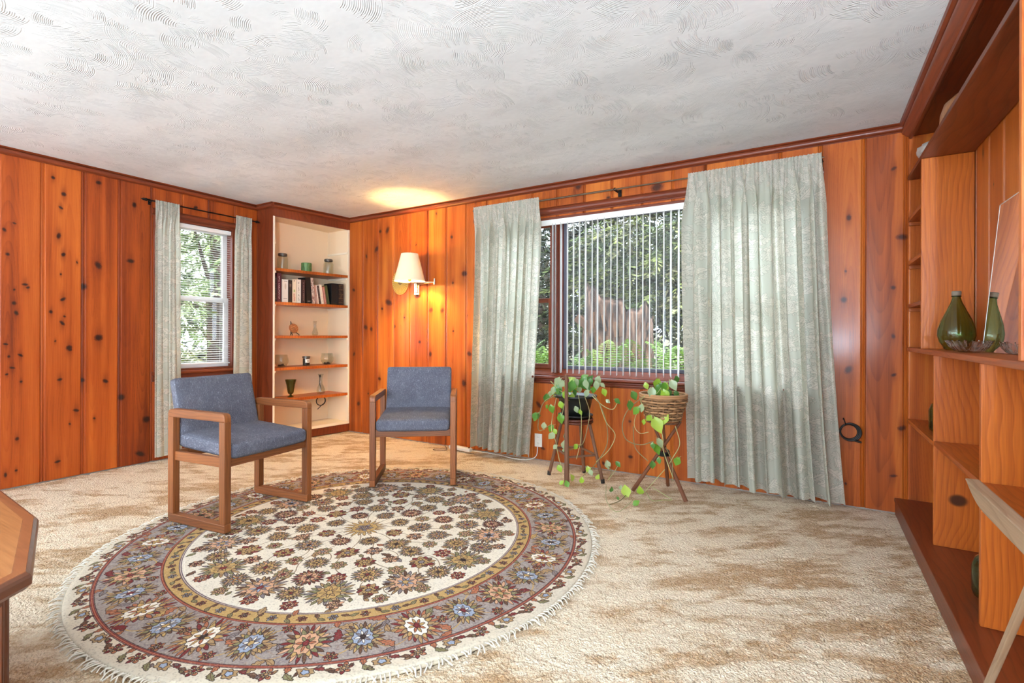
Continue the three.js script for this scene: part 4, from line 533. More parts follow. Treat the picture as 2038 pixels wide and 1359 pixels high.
function makeChair(label) {
  const c = thing('armchair', label, 'chair'), W = 0.6, D = 0.48, T = 0.04, A = 0.645, L = 0.046;
  for (const s of [-1, 1]) {
    const x = s * (W / 2 - T / 2);
    // arm and runner: flat bars with rounded outer corners
    const bar = (y0, y1, up) => { const sh = new THREE.Shape(), r = up ? 0.034 : 0.026, z0 = -D / 2, z1 = D / 2; if (up) { sh.moveTo(z0, y0); sh.lineTo(z1, y0); sh.lineTo(z1, y1 - r); sh.quadraticCurveTo(z1, y1, z1 - r, y1); sh.lineTo(z0 + r, y1); sh.quadraticCurveTo(z0, y1, z0, y1 - r); } else { sh.moveTo(z0, y1); sh.lineTo(z0, y0 + r); sh.quadraticCurveTo(z0, y0, z0 + r, y0); sh.lineTo(z1 - r * 0.4, y0); sh.quadraticCurveTo(z1, y0, z1, y0 + r * 0.4); sh.lineTo(z1, y1); } sh.closePath(); const g = new THREE.ExtrudeGeometry(sh, { depth: T - 0.008, bevelEnabled: true, bevelThickness: 0.004, bevelSize: 0.004, bevelOffset: -0.004, bevelSegments: 2, curveSegments: 6 }); g.translate(0, 0, -(T - 0.008) / 2); g.rotateY(-Math.PI / 2); g.translate(x, 0, 0); return boxUV(plain(g), 'z', [x, 0.3]); };
    mesh('armrest', bar(A - L, A, true), M.oak, c); mesh('runner', bar(0.004, 0.004 + L, false), M.oak, c);
    for (const z of [-1, 1]) { const lg = mesh('leg', bx(T, A - 2 * L - 0.004, L, x, (A + 0.004) / 2, z * (D / 2 - L / 2), 0.004, 'y'), M.oak, c); mesh('foot_glide', rod([x, 0, z * (D / 2 - 0.04)], [x, 0.006, z * (D / 2 - 0.04)], 0.012), M.black, lg); }
    mesh('side_rail', bx(T * 0.62, 0.052, D - 2 * L, x - s * 0.004, 0.378, 0, 0.003, 'z'), M.oak, c);
  }
  for (const z of [1, -1]) mesh('seat_rail', bx(W - 2 * T, 0.052, 0.026, 0, 0.378, z * (D / 2 - 0.024), 0.003, 'x'), M.oak, c);
  const seat = cushion(W - 2 * T - 0.006, 0.085, D + 0.0, 0.012, 0.028); seat.rotateX(0.06); seat.translate(0, 0.446, 0.012); mesh('seat_cushion', seat, M.tweed, c);
  const back = cushion(W - 2 * T - 0.012, 0.06, 0.385, 0.008, 0.02); back.rotateX(-Math.PI / 2 + 0.0); back.rotateX(-0.24); back.translate(0, 0.622, -0.24); mesh('backrest', back, M.tweed, c);
  mesh('back_support', merge([-1, 1].map((s) => bx(0.03, 0.13, 0.03, s * 0.2, 0.45, -0.215, 0.003, 'y'))), M.oak, c);
  return c;
}
const chair1 = makeChair('blue tweed wooden armchair by the side window, turned to the right');
chair1.position.set(-2.955, 0.0145, -1.745); chair1.rotation.y = R(97);
const chair2 = copy(chair1, 'blue tweed wooden armchair below the wall lamp, facing the viewer', [-2.545, 0.0145, -2.825], R(36.5));
// ---------------------------------------------------------------- round oriental rug with fringe
const RUG = { x: -2.13, z: -1.945, r: 1.25 };
const texRug = canvasTexture(2048, 2048, (c, w) => {
  const r = rng(2024), Rr = w / 2, pick = (a) => a[Math.floor(r() * a.length)];
  const K = { cream: '#e8decb', red: '#7a3132', rust: '#b06c4e', gold: '#bd9a62', tan: '#ab8a62', taupe: '#a0948d', slate: '#837a7c', blue: '#9aa5bb', olive: '#85805a', peach: '#d3a483', ink: '#3a2c2a', brown: '#664838', white: '#efe7d9' };
  c.translate(Rr, Rr); c.lineJoin = 'round'; c.lineCap = 'round';
  const disc = (k, f) => { c.beginPath(); c.arc(0, 0, k * Rr, 0, TAU); c.fillStyle = f; c.fill(); };
  const ring = (k, wd, f) => { c.beginPath(); c.arc(0, 0, k * Rr, 0, TAU); c.strokeStyle = f; c.lineWidth = wd; c.stroke(); };
  const at = (ang, k, rot, fn) => { c.save(); c.rotate(ang); c.translate(0, -k * Rr); c.rotate(rot); fn(); c.restore(); };
  const petals = (n, r0, r1, wd, fill, sx = 1, ln = K.ink, lw = 2) => { for (let i = 0; i < n; i++) { const j = 0.9 + 0.2 * r(); c.save(); c.scale(sx, 1); c.rotate((i + 0.2 * (r() - 0.5)) / n * TAU); c.beginPath(); c.moveTo(0, -r0); c.quadraticCurveTo(wd, -(r0 + r1) / 2, wd * 0.15, -r1 * j); c.quadraticCurveTo(-wd, -(r0 + r1) / 2, 0, -r0); c.fillStyle = fill[i % fill.length]; c.fill(); c.strokeStyle = ln; c.lineWidth = lw; c.stroke(); c.restore(); } };
  const blob = (rx, ry, n, am, fill, ln = K.ink, lw = 2) => { const ph = r() * 6; c.beginPath(); for (let i = 0; i <= n * 6; i++) { const a = i / (n * 6) * TAU, k = 1 + am * Math.cos(a * n + ph) + am * 0.6 * Math.sin(a * 3 + ph); c[i ? 'lineTo' : 'moveTo'](rx * k * Math.cos(a), ry * k * Math.sin(a)); } c.closePath(); c.fillStyle = fill; c.fill(); c.strokeStyle = ln; c.lineWidth = lw; c.stroke(); };
  const rosette = (s, a, b, n = 8) => { petals(n, s * 0.25, s, s * 0.5, a); petals(n, s * 0.2, s * 0.6, s * 0.24, [b]); blob(s * 0.22, s * 0.22, 6, 0.1, pick([K.red, K.slate, K.tan])); };
  const palmette = (s, a, b, d, e, sx = 0.8) => { petals(24, s * 0.5, s, s * 0.15, a, sx); petals(14, s * 0.3, s * 0.76, s * 0.2, b, sx); blob(s * 0.46 * sx, s * 0.54, 11, 0.07, d); petals(8, s * 0.06, s * 0.44, s * 0.13, e, sx * 0.85); blob(s * 0.12 * sx, s * 0.16, 5, 0.12, pick([K.red, K.ink, K.gold])); };
  const leaf = (s, f, bend = 0.25) => { c.beginPath(); c.moveTo(0, 0); const n = 4; for (let i = 1; i <= n; i++) { const t = i / n; c.quadraticCurveTo(s * (0.42 * Math.sin(Math.PI * (t - 0.1)) + bend * t * t), -s * (t - 0.16), s * (0.2 * Math.sin(Math.PI * t) + bend * t * t), -s * t); } for (let i = n - 1; i >= 0; i--) { const t = i / n; c.quadraticCurveTo(s * (-0.4 * Math.sin(Math.PI * (t + 0.1)) + bend * t * t), -s * (t + 0.1), s * (-0.18 * Math.sin(Math.PI * t) + bend * t * t), -s * t); } c.closePath(); c.fillStyle = f; c.fill(); c.strokeStyle = K.ink; c.lineWidth = 1.8; c.stroke(); c.beginPath(); c.moveTo(0, -s * 0.05); c.quadraticCurveTo(s * bend * 0.2, -s * 0.5, s * bend * 0.8, -s * 0.9); c.strokeStyle = K.brown; c.lineWidth = 1.5; c.stroke(); };
  disc(1, '#d8cbb5'); disc(0.985, '#d9ccb6'); disc(0.927, K.taupe);
  // outer guard: close-set small flowers and leaves
  for (let i = 0; i < 126; i++) at(i / 126 * TAU, 0.955, (i % 2) * 0.6 - 0.3, () => { const q = i % 4; if (q === 0) rosette(25, [K.red, K.rust], K.gold, 6); else if (q === 1) { leaf(36, K.olive, 0.5); c.rotate(2.6); leaf(34, K.rust, 0.4); } else if (q === 2) { blob(24, 17, 7, 0.16, K.tan); blob(11, 9, 5, 0.14, K.blue); } else { c.rotate(1.3); leaf(38, K.brown, -0.5); c.rotate(2.3); leaf(30, K.red, 0.4); } });
  for (let i = 0; i < 126; i++) at((i + 0.5) / 126 * TAU, 0.94 + 0.03 * (i % 2), r() * 6, () => leaf(17, pick([K.olive, K.brown, K.slate, K.tan]), 0.3));
  // main border: flecked taupe, scrolling stems, big palmettes by turns
  for (let i = 0; i < 5200; i++) at(r() * TAU, 0.738 + 0.185 * r(), r() * 6, () => { c.fillStyle = pick(['rgba(108,96,100,0.4)', 'rgba(176,160,146,0.35)', 'rgba(140,114,100,0.35)', 'rgba(120,112,122,0.35)']); c.fillRect(-12, -2, 14 + 20 * r(), 4); });
  const P = 34; for (const [ph, col] of [[0, K.gold], [Math.PI, K.tan]]) { c.strokeStyle = col; c.lineWidth = 4; c.beginPath(); for (let i = 0; i <= 1600; i++) { const a = i / 1600 * TAU, k = (0.83 + 0.068 * Math.sin(a * P / 2 + ph)) * Rr; c[i ? 'lineTo' : 'moveTo'](k * Math.cos(a), k * Math.sin(a)); } c.stroke(); }
  for (let i = 0; i < P; i++) {
    const a = (i + 0.5) / P * TAU;
    for (const [k, o] of [[0.762, 0.5], [0.9, 0.5], [0.83, 0.5]]) at(a + o / P * TAU, k + 0.01 * (r() - 0.5), r() * 6, () => { if (r() < 0.3) rosette(22, [K.rust, K.red], K.gold, 7); else { leaf(52, pick([K.gold, K.rust, K.olive, K.red, K.tan]), 0.5); c.rotate(2.2); leaf(44, pick([K.tan, K.slate, K.rust]), -0.4); } });
    at(a, 0.83, Math.PI * (i % 2) + 0.25 * (r() - 0.5), () => { const q = i % 4; if (q === 0) palmette(94, [K.rust, K.red, K.tan], [K.gold, K.tan], K.white, [K.gold, K.rust], 0.78); else if (q === 2) palmette(90, [K.red, K.brown, K.peach], [K.olive, K.gold], K.peach, [K.rust, K.olive], 0.8); else palmette(78, [K.tan, K.gold, K.brown], [K.olive, K.tan], K.blue, [K.white, K.slate], 0.82); });
  }
  ring(0.927, 9, K.red); ring(0.927, 3, K.rust); ring(0.933, 2, K.ink); ring(0.921, 2, K.ink);
  // gold band
  disc(0.738, K.gold); for (let i = 0; i < 96; i++) at(i / 96 * TAU, 0.709, r() * 2, () => { const q = i % 4; if (q === 0) rosette(17, [K.slate, K.blue], K.white, 6); else if (q === 2) rosette(17, [K.red, K.rust], K.peach, 6); else { leaf(28, K.olive, 0.4); c.rotate(2.6); leaf(26, K.brown, 0.3); } });
  ring(0.738, 8, K.red); ring(0.738, 3, K.rust); ring(0.733, 2, K.ink);
  // cream field: stems, rings of palmettes and rosettes, filler leaves
  disc(0.682, K.cream); ring(0.682, 9, '#5d4a58'); ring(0.682, 3, '#c9b8a6'); ring(0.67, 3, K.white);
  c.strokeStyle = '#8a7660'; c.lineWidth = 3.5; for (let i = 0; i < 16; i++) { c.save(); c.rotate(i / 16 * TAU); c.beginPath(); c.moveTo(0, -70); c.bezierCurveTo(60, -200, -80, -320, 20, -430); c.bezierCurveTo(70, -520, -60, -560, 0, -640); c.stroke(); c.beginPath(); c.moveTo(10, -260); c.bezierCurveTo(90, -280, 100, -360, 60, -400); c.stroke(); c.beginPath(); c.moveTo(-5, -470); c.bezierCurveTo(-90, -490, -110, -560, -70, -610); c.stroke(); c.restore(); }
  for (let i = 0; i < 170; i++) { const k = 0.1 + 0.56 * Math.sqrt(r()); at(r() * TAU, k, r() * TAU, () => leaf(26 + 22 * r(), pick([K.olive, K.brown, K.rust, K.tan, K.slate, K.tan]), r() - 0.5)); }
  const rings = [[0.155, 8, 44, 0], [0.25, 8, 54, 0.5], [0.26, 8, 38, 0], [0.35, 12, 48, 0.25], [0.36, 12, 34, 0.75], [0.455, 14, 58, 0.5], [0.46, 14, 38, 0], [0.56, 14, 82, 0], [0.565, 14, 48, 0.5], [0.635, 28, 30, 0.25]];
  rings.forEach(([k, n, s, off], j) => { for (let i = 0; i < n; i++) at((i + off) / n * TAU, k + 0.006 * (r() - 0.5), Math.PI * ((i + j) % 2) + 0.3 * (r() - 0.5), () => { const t = (i + j * 2) % 5; if (s < 40) rosette(s, pick([[K.red, K.rust], [K.tan, K.olive], [K.brown, K.peach]]), K.peach, 9); else if (s > 80) palmette(s, i % 2 ? [K.slate, K.olive, K.tan] : [K.tan, K.slate, K.brown], i % 2 ? [K.olive, K.tan] : [K.peach, K.tan], i % 2 ? K.gold : K.peach, i % 2 ? [K.gold, K.tan] : [K.slate, K.blue], 1.05); else if (t === 0) palmette(s, [K.red, K.brown], [K.tan, K.rust], K.peach, [K.red, K.tan], 1.05); else if (t === 1 || t === 3) palmette(s, [K.slate, K.tan, K.olive], [K.tan, K.peach], K.gold, [K.tan, K.brown], 1.05); else if (t === 2) rosette(s * 0.9, [K.red, K.tan, K.brown], K.gold, 11); else palmette(s, [K.olive, K.tan, K.slate], [K.slate, K.peach], K.tan, [K.blue, K.rust], 1.05); }); });
  petals(20, 40, 92, 14, [K.gold, K.tan]); blob(56, 56, 12, 0.05, K.gold); rosette(40, [K.tan, K.slate], K.peach, 10); rosette(22, ['#6a5a72', K.slate], K.white, 8);
  // wool: every knot a little lighter or darker
  for (let i = 0; i < 90000; i++) { const a = r() * TAU, k = Math.sqrt(r()) * Rr; c.fillStyle = r() < 0.5 ? 'rgba(60,44,36,0.13)' : 'rgba(245,236,220,0.13)'; c.fillRect(k * Math.cos(a), k * Math.sin(a), 2 + 4 * r(), 2 + 2 * r()); }
});
const texKnots = texture(512, 512, (u, v) => 0.55 * noise(u * 250, v * 250, 31, 250, 250) + 0.45 * noise(u * 60, v * 60, 32, 60, 60), false);
{
  const rug = thing('round_rug', 'large round cream and taupe floral rug with white fringe', 'rug', [RUG.x, 0, RUG.z], 0.18);
  const prof = [[0, 0.0125], [0.4, 0.0125], [0.8, 0.0125], [1.1, 0.0125], [1.225, 0.0125], [1.243, 0.0115], [1.25, 0.006], [1.25, -0.012], [0, -0.012]], g = lathe(prof, 160), p = g.attributes.position, uv = g.attributes.uv;
  for (let i = 0; i < p.count; i++) { uv.setXY(i, 0.5 + p.getX(i) / 2.5, 0.5 + p.getZ(i) / 2.5); }
  mesh('pile', g, std({ map: texRug, roughness: 1, specularIntensity: 0.1, sheen: 0.15, sheenColor: new THREE.Color('#d8cfc0'), bumpMap: rep(texKnots, 2, 2), bumpScale: 0.0022 }), rug);
  mesh('binding', new THREE.TorusGeometry(1.25, 0.006, 8, 200).rotateX(Math.PI / 2).scale(1, 0.9, 1).translate(0, 0.0, 0), std({ color: '#d8cbb4', roughness: 1 }), rug);
  const r = rng(77), list = []; for (let i = 0; i < 560; i++) { const a = (i + r() * 0.8) / 560 * TAU, l = 0.018 + 0.03 * r(), t = (r() - 0.5) * 1.3, k = (q, d) => [(1.25 + q * Math.cos(t * d)) * Math.cos(a + d * q * t / 1.3), 0, (1.25 + q * Math.cos(t * d)) * Math.sin(a + d * q * t / 1.3)]; const A = k(0, 0), Bq = k(l * 0.5, 0.6), C = k(l, 1); A[1] = 0.006; Bq[1] = 0.008 + 0.004 * r(); C[1] = -0.001 + 0.004 * r(); list.push(tube([A, Bq, C], 0.0028, 5, 4)); }
  tag(mesh('fringe', merge(list), std({ color: '#ece3d3', roughness: 1 }), rug), null, null, null, 'stuff');
}
// ---------------------------------------------------------------- many-sided wooden table at the left edge
{
  const poly = [[-2.56, -0.574], [-1.961, -0.537], [-1.524, -0.406], [-1.35, -0.14], [-1.38, 0.22], [-1.74, 0.47], [-2.3, 0.47], [-2.62, 0.12]], c = [-2.0, -0.05];
  const inset = (d) => poly.map((p, i) => { const a = poly[(i + 7) % 8], b = poly[(i + 1) % 8], e1 = [p[0] - a[0], p[1] - a[1]], e2 = [b[0] - p[0], b[1] - p[1]], n = (e) => { const l = Math.hypot(...e); return [-e[1] / l, e[0] / l]; }; const n1 = n(e1), n2 = n(e2), m = [n1[0] + n2[0], n1[1] + n2[1]], k = 2 * d / (m[0] ** 2 + m[1] ** 2); return [p[0] + m[0] * k, p[1] + m[1] * k]; });
  const t = thing('side_table', 'many-sided brown wooden table at the left edge of the picture', 'table', [c[0], 0, c[1]]), loc = (q) => q.map(([x, z]) => [x - c[0], z - c[1]]);
  // stacked outlines give the moulded edge its curve
  const loft = (steps) => { const pos = []; for (let s = 0; s + 1 < steps.length; s++) { const A = loc(inset(steps[s][0])), B2 = loc(inset(steps[s + 1][0])), ya = steps[s][1], yb = steps[s + 1][1]; for (let i = 0; i < 8; i++) { const j = (i + 1) % 8, P1 = [A[i][0], ya, A[i][1]], P2 = [A[j][0], ya, A[j][1]], P3 = [B2[j][0], yb, B2[j][1]], P4 = [B2[i][0], yb, B2[i][1]]; pos.push(...P1, ...P3, ...P2, ...P1, ...P4, ...P3); } } for (const [s, y, up] of [[steps[0][0], steps[0][1], 0], [steps.at(-1)[0], steps.at(-1)[1], 1]]) { const A = loc(inset(s)); for (let i = 1; i < 7; i++) { const tri = [[A[0][0], y, A[0][1]], [A[i][0], y, A[i][1]], [A[i + 1][0], y, A[i + 1][1]]]; if (up) tri.reverse(); pos.push(...tri.flat()); } } const g = new THREE.BufferGeometry(); g.setAttribute('position', new THREE.BufferAttribute(new Float32Array(pos), 3)); g.computeVertexNormals(); return boxUV(g, 'x'); };
  const edgeWood = varnish(sawnTexture(256, [122, 72, 46], [84, 46, 28], 95, 18), { roughness: 0.28 });
  mesh('top_edge', loft([[0.04, 0.49], [0.03, 0.5], [0.012, 0.506], [0.0, 0.518], [0.0, 0.534], [0.003, 0.541], [0.01, 0.546], [0.04, 0.546]]), edgeWood, t);
  mesh('border_band', loft([[0.01, 0.5462], [0.011, 0.5475], [0.03, 0.5475]]), varnish(sawnTexture(256, [164, 104, 66], [126, 74, 44], 97, 18), { roughness: 0.3 }), t);
  mesh('top_panel', loft([[0.033, 0.5462], [0.033, 0.5472], [0.034, 0.5478]]), M.honey, t);
  mesh('apron', loft([[0.06, 0.44], [0.06, 0.47], [0.05, 0.475], [0.045, 0.49]]), edgeWood, t);
  mesh('body', loft([[0.085, 0.03], [0.085, 0.44]]), M.darkWood, t); mesh('plinth', loft([[0.06, -0.01], [0.06, 0.05], [0.08, 0.06]]), edgeWood, t);
  const f = loc(inset(0.078)); f.forEach((p, i) => { mesh('corner_post', rod([p[0], 0.05, p[1]], [p[0], 0.44, p[1]], 0.018, 0.018, 12), edgeWood, t); const q = f[(i + 1) % 8], A = [lerp(p[0], q[0], 0.14), lerp(p[1], q[1], 0.14)], B2 = [lerp(p[0], q[0], 0.86), lerp(p[1], q[1], 0.86)], l = Math.hypot(B2[0] - A[0], B2[1] - A[1]); const d = mesh('door_panel', bx(l, 0.34, 0.016, 0, 0, 0, 0.006, 'y'), M.shelf, t); d.position.set((A[0] + B2[0]) / 2, 0.25, (A[1] + B2[1]) / 2); d.rotation.y = -Math.atan2(B2[1] - A[1], B2[0] - A[0]); mesh('panel_moulding', merge([bx(l - 0.04, 0.012, 0.024, 0, 0.14, 0, 0.004), bx(l - 0.04, 0.012, 0.024, 0, -0.14, 0, 0.004), bx(0.012, 0.28, 0.024, -l / 2 + 0.026, 0, 0, 0.004), bx(0.012, 0.28, 0.024, l / 2 - 0.026, 0, 0, 0.004)]), edgeWood, d); });
}
// ---------------------------------------------------------------- folded wooden rack leaning by the right bookcase
{
  const k = thing('folding_rack', 'pale wooden folding rack standing against the bookcase at the right edge', 'rack', [0.39, 0, -1.2]);
  const sh = new THREE.Shape(); sh.moveTo(-0.692, 0.682); sh.quadraticCurveTo(-0.6, 0.634, -0.5, 0.636); sh.lineTo(0.5, 0.636); sh.quadraticCurveTo(0.6, 0.636, 0.64, 0.682); sh.closePath();
  const g = new THREE.ExtrudeGeometry(sh, { depth: 0.024, bevelEnabled: true, bevelThickness: 0.004, bevelSize: 0.004, bevelOffset: -0.004, bevelSegments: 2 }); g.translate(0, 0, -0.012); g.rotateY(-Math.PI / 2); mesh('top_rail', boxUV(plain(g), 'z'), M.pale, k);
  const leg = (z0, y0, z1, y1, x) => { const l = Math.hypot(z1 - z0, y1 - y0), q = bx(0.013, l, 0.019, 0, 0, 0, 0.003, 'y'); q.rotateX(Math.atan2(z1 - z0, y1 - y0)); q.translate(x, (y0 + y1) / 2, (z0 + z1) / 2); return q; };
  mesh('leg', leg(-0.676, 0.006, -0.185, 0.65, 0.0), M.pale, k); mesh('leg', leg(0.6, 0.006, 0.11, 0.65, 0.0), M.pale, k); mesh('brace', leg(0.0, 0.3, 0.4, 0.3, 0.0), M.pale, k);
}
// ---------------------------------------------------------------- outlet, power strip and cords at the back wall
{
  const o = thing('wall_outlet', 'white wall outlet plate low on the boards beside the left curtain', 'outlet', [-2.05, 0.165, ZB + 0.0005]); mesh('cover_plate', bx(0.072, 0.115, 0.006, 0, 0, 0.003, 0.002), M.plastic, o); for (const y of [-0.026, 0.026]) { const s = mesh('socket', new THREE.CylinderGeometry(0.017, 0.017, 0.003, 24).rotateX(Math.PI / 2).translate(0, y, 0.007), M.plastic, o); mesh('slot', merge([bx(0.002, 0.009, 0.001, -0.006, y + 0.002, 0.0087, 0), bx(0.002, 0.007, 0.001, 0.006, y + 0.002, 0.0087, 0)]), M.black, s); }
  const s = thing('power_strip', 'white power strip lying on the carpet below the lamp wall', 'power strip', [-2.82, 0.004, -3.74], -0.1); mesh('body', bx(0.26, 0.034, 0.05, 0, 0.017, 0, 0.008), M.plastic, s); for (let i = 0; i < 4; i++) mesh('socket', bx(0.03, 0.003, 0.03, -0.08 + i * 0.045, 0.0345, 0, 0.001), M.white, s); mesh('switch', bx(0.018, 0.006, 0.012, 0.105, 0.036, 0, 0.002), M.black, s);
  tag(mesh('white_cord', tube([[-2.69, 0.012, -3.75], [-2.55, 0.008, -3.77], [-2.4, 0.008, -3.76], [-2.22, 0.008, -3.72], [-2.1, 0.008, -3.76], [-2.06, 0.03, -3.82], [-2.05, 0.13, -3.832]], 0.004, 60, 6), M.plastic), 'white cord running along the carpet from the power strip to the outlet', 'cord');
  tag(mesh('brown_cord', tube([[-3.06, 0.06, -3.82], [-3.04, 0.02, -3.78], [-2.97, 0.006, -3.72], [-2.93, 0.006, -3.66], [-2.99, 0.006, -3.6], [-3.05, 0.006, -3.62], [-3.0, 0.006, -3.67], [-2.94, 0.008, -3.7]], 0.003, 60, 6), std({ color: '#4a3424', roughness: 0.6 })), 'thin brown cord loosely looped on the carpet behind the facing armchair', 'cord');
}
// ---------------------------------------------------------------- pothos plants on stick stands
function heartLeaf(seed) {
  const r = rng(seed), n = 9, pos = [[0, 0, 0]], mid = [], left = [], right = [], idx = []; const out = [];
  for (let i = 0; i <= n; i++) { const t = i / n, y = t * 1.02 - 0.0, w = 0.43 * Math.pow(Math.sin(Math.PI * Math.pow(1 - t, 1.35) * 0.96 + 0.02), 0.75) * (1 - 0.15 * t), droop = -0.28 * t * t; out.push([y, t < 1 ? Math.max(w, 0) : 0, droop]); }
  const P = [], I = []; for (const [y, w, z] of out) for (const s of [-1, -0.5, 0, 0.5, 1]) P.push(s * w, y - (Math.abs(s) === 1 && y < 0.05 ? 0.14 : 0), z + 0.2 * w * Math.abs(s) + 0.02 * Math.sin(y * 14 + s * 3 + seed) * Math.abs(s));
  for (let i = 0; i < n; i++) for (let k = 0; k < 4; k++) { const a = i * 5 + k; I.push(a, a + 1, a + 6, a, a + 6, a + 5); }
  const g = new THREE.BufferGeometry(); g.setAttribute('position', new THREE.BufferAttribute(new Float32Array(P), 3)); g.setIndex(I); g.computeVertexNormals(); return g;
}
const leafGeos = [heartLeaf(1), heartLeaf(2), heartLeaf(3)];
const leafMats = ['#a6cf43', '#74ad3a', '#c0dd5e', '#5c9240', '#b4c79a'].map((c) => std({ color: c, roughness: 0.28, transmission: 0.28, thickness: 0, specularIntensity: 1 }));  // last, palest green puts window glare into the leaf colour
M.vine = std({ color: '#b3b075', roughness: 0.55 }); M.vineBrown = std({ color: '#8d7d52', roughness: 0.6 });
function foliage(parent, leaves, vines, base, seed, extra) {
  const r = rng(seed), eye = V(0.35, 0.25, 0.9).normalize();
  vines.forEach((v, i) => mesh('stem', tube(v.map(([x, y, z], j) => [x - base[0], Math.max(y, 0.012) - base[1], z - base[2] + 0.03 * Math.sin(j * 1.7 + i)]), 0.0034 - 0.0006 * (i % 3), v.length * 6, 6), i % 3 ? M.vine : M.vineBrown, parent));
  const more = []; for (let i = 0; i < extra; i++) { const a = r() * TAU, k = 0.05 + 0.13 * r(); more.push([base[0] + k * Math.cos(a), base[1] + 0.03 + 0.1 * r() - 0.3 * Math.max(0, k - 0.12), base[2] + k * Math.sin(a) * 0.9, 0.034 + 0.02 * r()]); }
  for (const [x, y, z, s] of [...leaves, ...more]) {
    const side = x - base[0], low = y < 0.1, tip = low ? V(r() - 0.5, 0.35 + 0.3 * r(), r() - 0.3) : V(side * 2.2 + (r() - 0.5) * 1.3, (y > base[1] + 0.12 ? 0.35 : -0.75) + (r() - 0.5) * 0.6, 0.25 * (r() - 0.2)); tip.normalize();
    const nrm = eye.clone().add(V((r() - 0.5) * 1.1, 0.35 + (r() - 0.5) * 0.8, (r() - 0.5) * 0.6)).normalize(), xx = new THREE.Vector3().crossVectors(tip, nrm).normalize(), nn = new THREE.Vector3().crossVectors(xx, tip).normalize(), sz = s * (1.35 + 0.4 * r());
    const m = mesh('leaf', leafGeos[Math.floor(r() * 3)], leafMats[Math.floor(r() * 5)], parent); m.quaternion.setFromRotationMatrix(new THREE.Matrix4().makeBasis(xx, tip, nn)); m.scale.setScalar(sz); m.position.set(x - base[0], Math.max(y, 0.02) - base[1], z - base[2]).addScaledVector(tip, -sz * 0.5); if (m.position.y + base[1] < 0.015) m.position.y = 0.015 - base[1];
    const stalk = mesh('petiole', rod([0, 0, 0], [-tip.x * 0.5 * sz, -tip.y * 0.3 * sz - 0.01, -0.4 * sz], 0.0016, 0.0012, 5), M.vine, parent); stalk.position.copy(m.position); if (m.position.y + base[1] < 0.06) stalk.scale.y = 0.2;
  }
}
{
  const S = [-1.535, 0, -3.47], feet = [[-1.752, -3.461], [-1.522, -3.292], [-1.546, -3.665], [-1.314, -3.469]];
  const st = thing('stick_plant_stand', 'four-legged stick plant stand with rungs, carrying the black pot', 'plant stand', S);
  feet.forEach(([x, z], i) => { const f = [x - S[0], 0.0, z - S[2]], top = [f[0] * 0.5, i === 1 ? 0.8 : 0.44, f[2] * (i === 1 ? 1.06 : 0.5)]; if (i === 1) top[0] = 0.012; const l = mesh('leg', rod(f, top, i === 1 ? 0.019 : 0.013, i === 1 ? 0.012 : 0.012, 10), M.stick, st); mesh('foot', rod(f, [f[0] * 0.985, 0.03, f[2] * 0.985], 0.0145, 0.0145, 10), M.black, l); });
  const at = (i, y) => { const [x, z] = feet[i], k = 1 - 0.5 * y / 0.44; return [(x - S[0]) * k, y, (z - S[2]) * (i === 1 ? 1 + 0.06 * y / 0.8 : k)]; };
  for (const [a, b, y] of [[1, 3, 0.2], [3, 2, 0.2], [2, 0, 0.215], [0, 1, 0.215]]) mesh('rung', rod(at(a, y), at(b, y), 0.009, 0.008, 8), M.stick, st);
  mesh('top_ring', merge([0.435, 0.455].map((y) => new THREE.TorusGeometry(0.125, 0.01, 8, 36).rotateX(Math.PI / 2).translate(0, y, 0))), M.darkWood, st); mesh('seat', new THREE.CylinderGeometry(0.12, 0.12, 0.012, 32).translate(0, 0.448, 0), M.darkWood, st);
  const pot = thing('black_pot', 'black flower pot with wide rim and saucer on the stick stand', 'pot', [S[0], 0.4655, S[2]]);
  mesh('saucer', lathe([[0, 0.0], [0.11, 0.0], [0.13, 0.012], [0.132, 0.024], [0.126, 0.022], [0.108, 0.008], [0, 0.007]], 36), M.black, pot); mesh('pot_body', lathe([[0, 0.012], [0.1, 0.012], [0.118, 0.1], [0.128, 0.145], [0.158, 0.152], [0.162, 0.168], [0.15, 0.168], [0.12, 0.15], [0, 0.145]], 36), std({ color: '#1d211f', roughness: 0.35 }), pot); mesh('soil', new THREE.CylinderGeometry(0.119, 0.119, 0.004, 28).translate(0, 0.149, 0), std({ color: '#2b1d14', roughness: 1 }), pot);
  const pl = thing('pothos_plant', 'bushy trailing pothos growing from the black pot', 'plant', [S[0], 0.62, S[2]]); foliage(pl, LEAVES_POT, VINES_POT, [S[0], 0.62, S[2]], 5, 26);
}
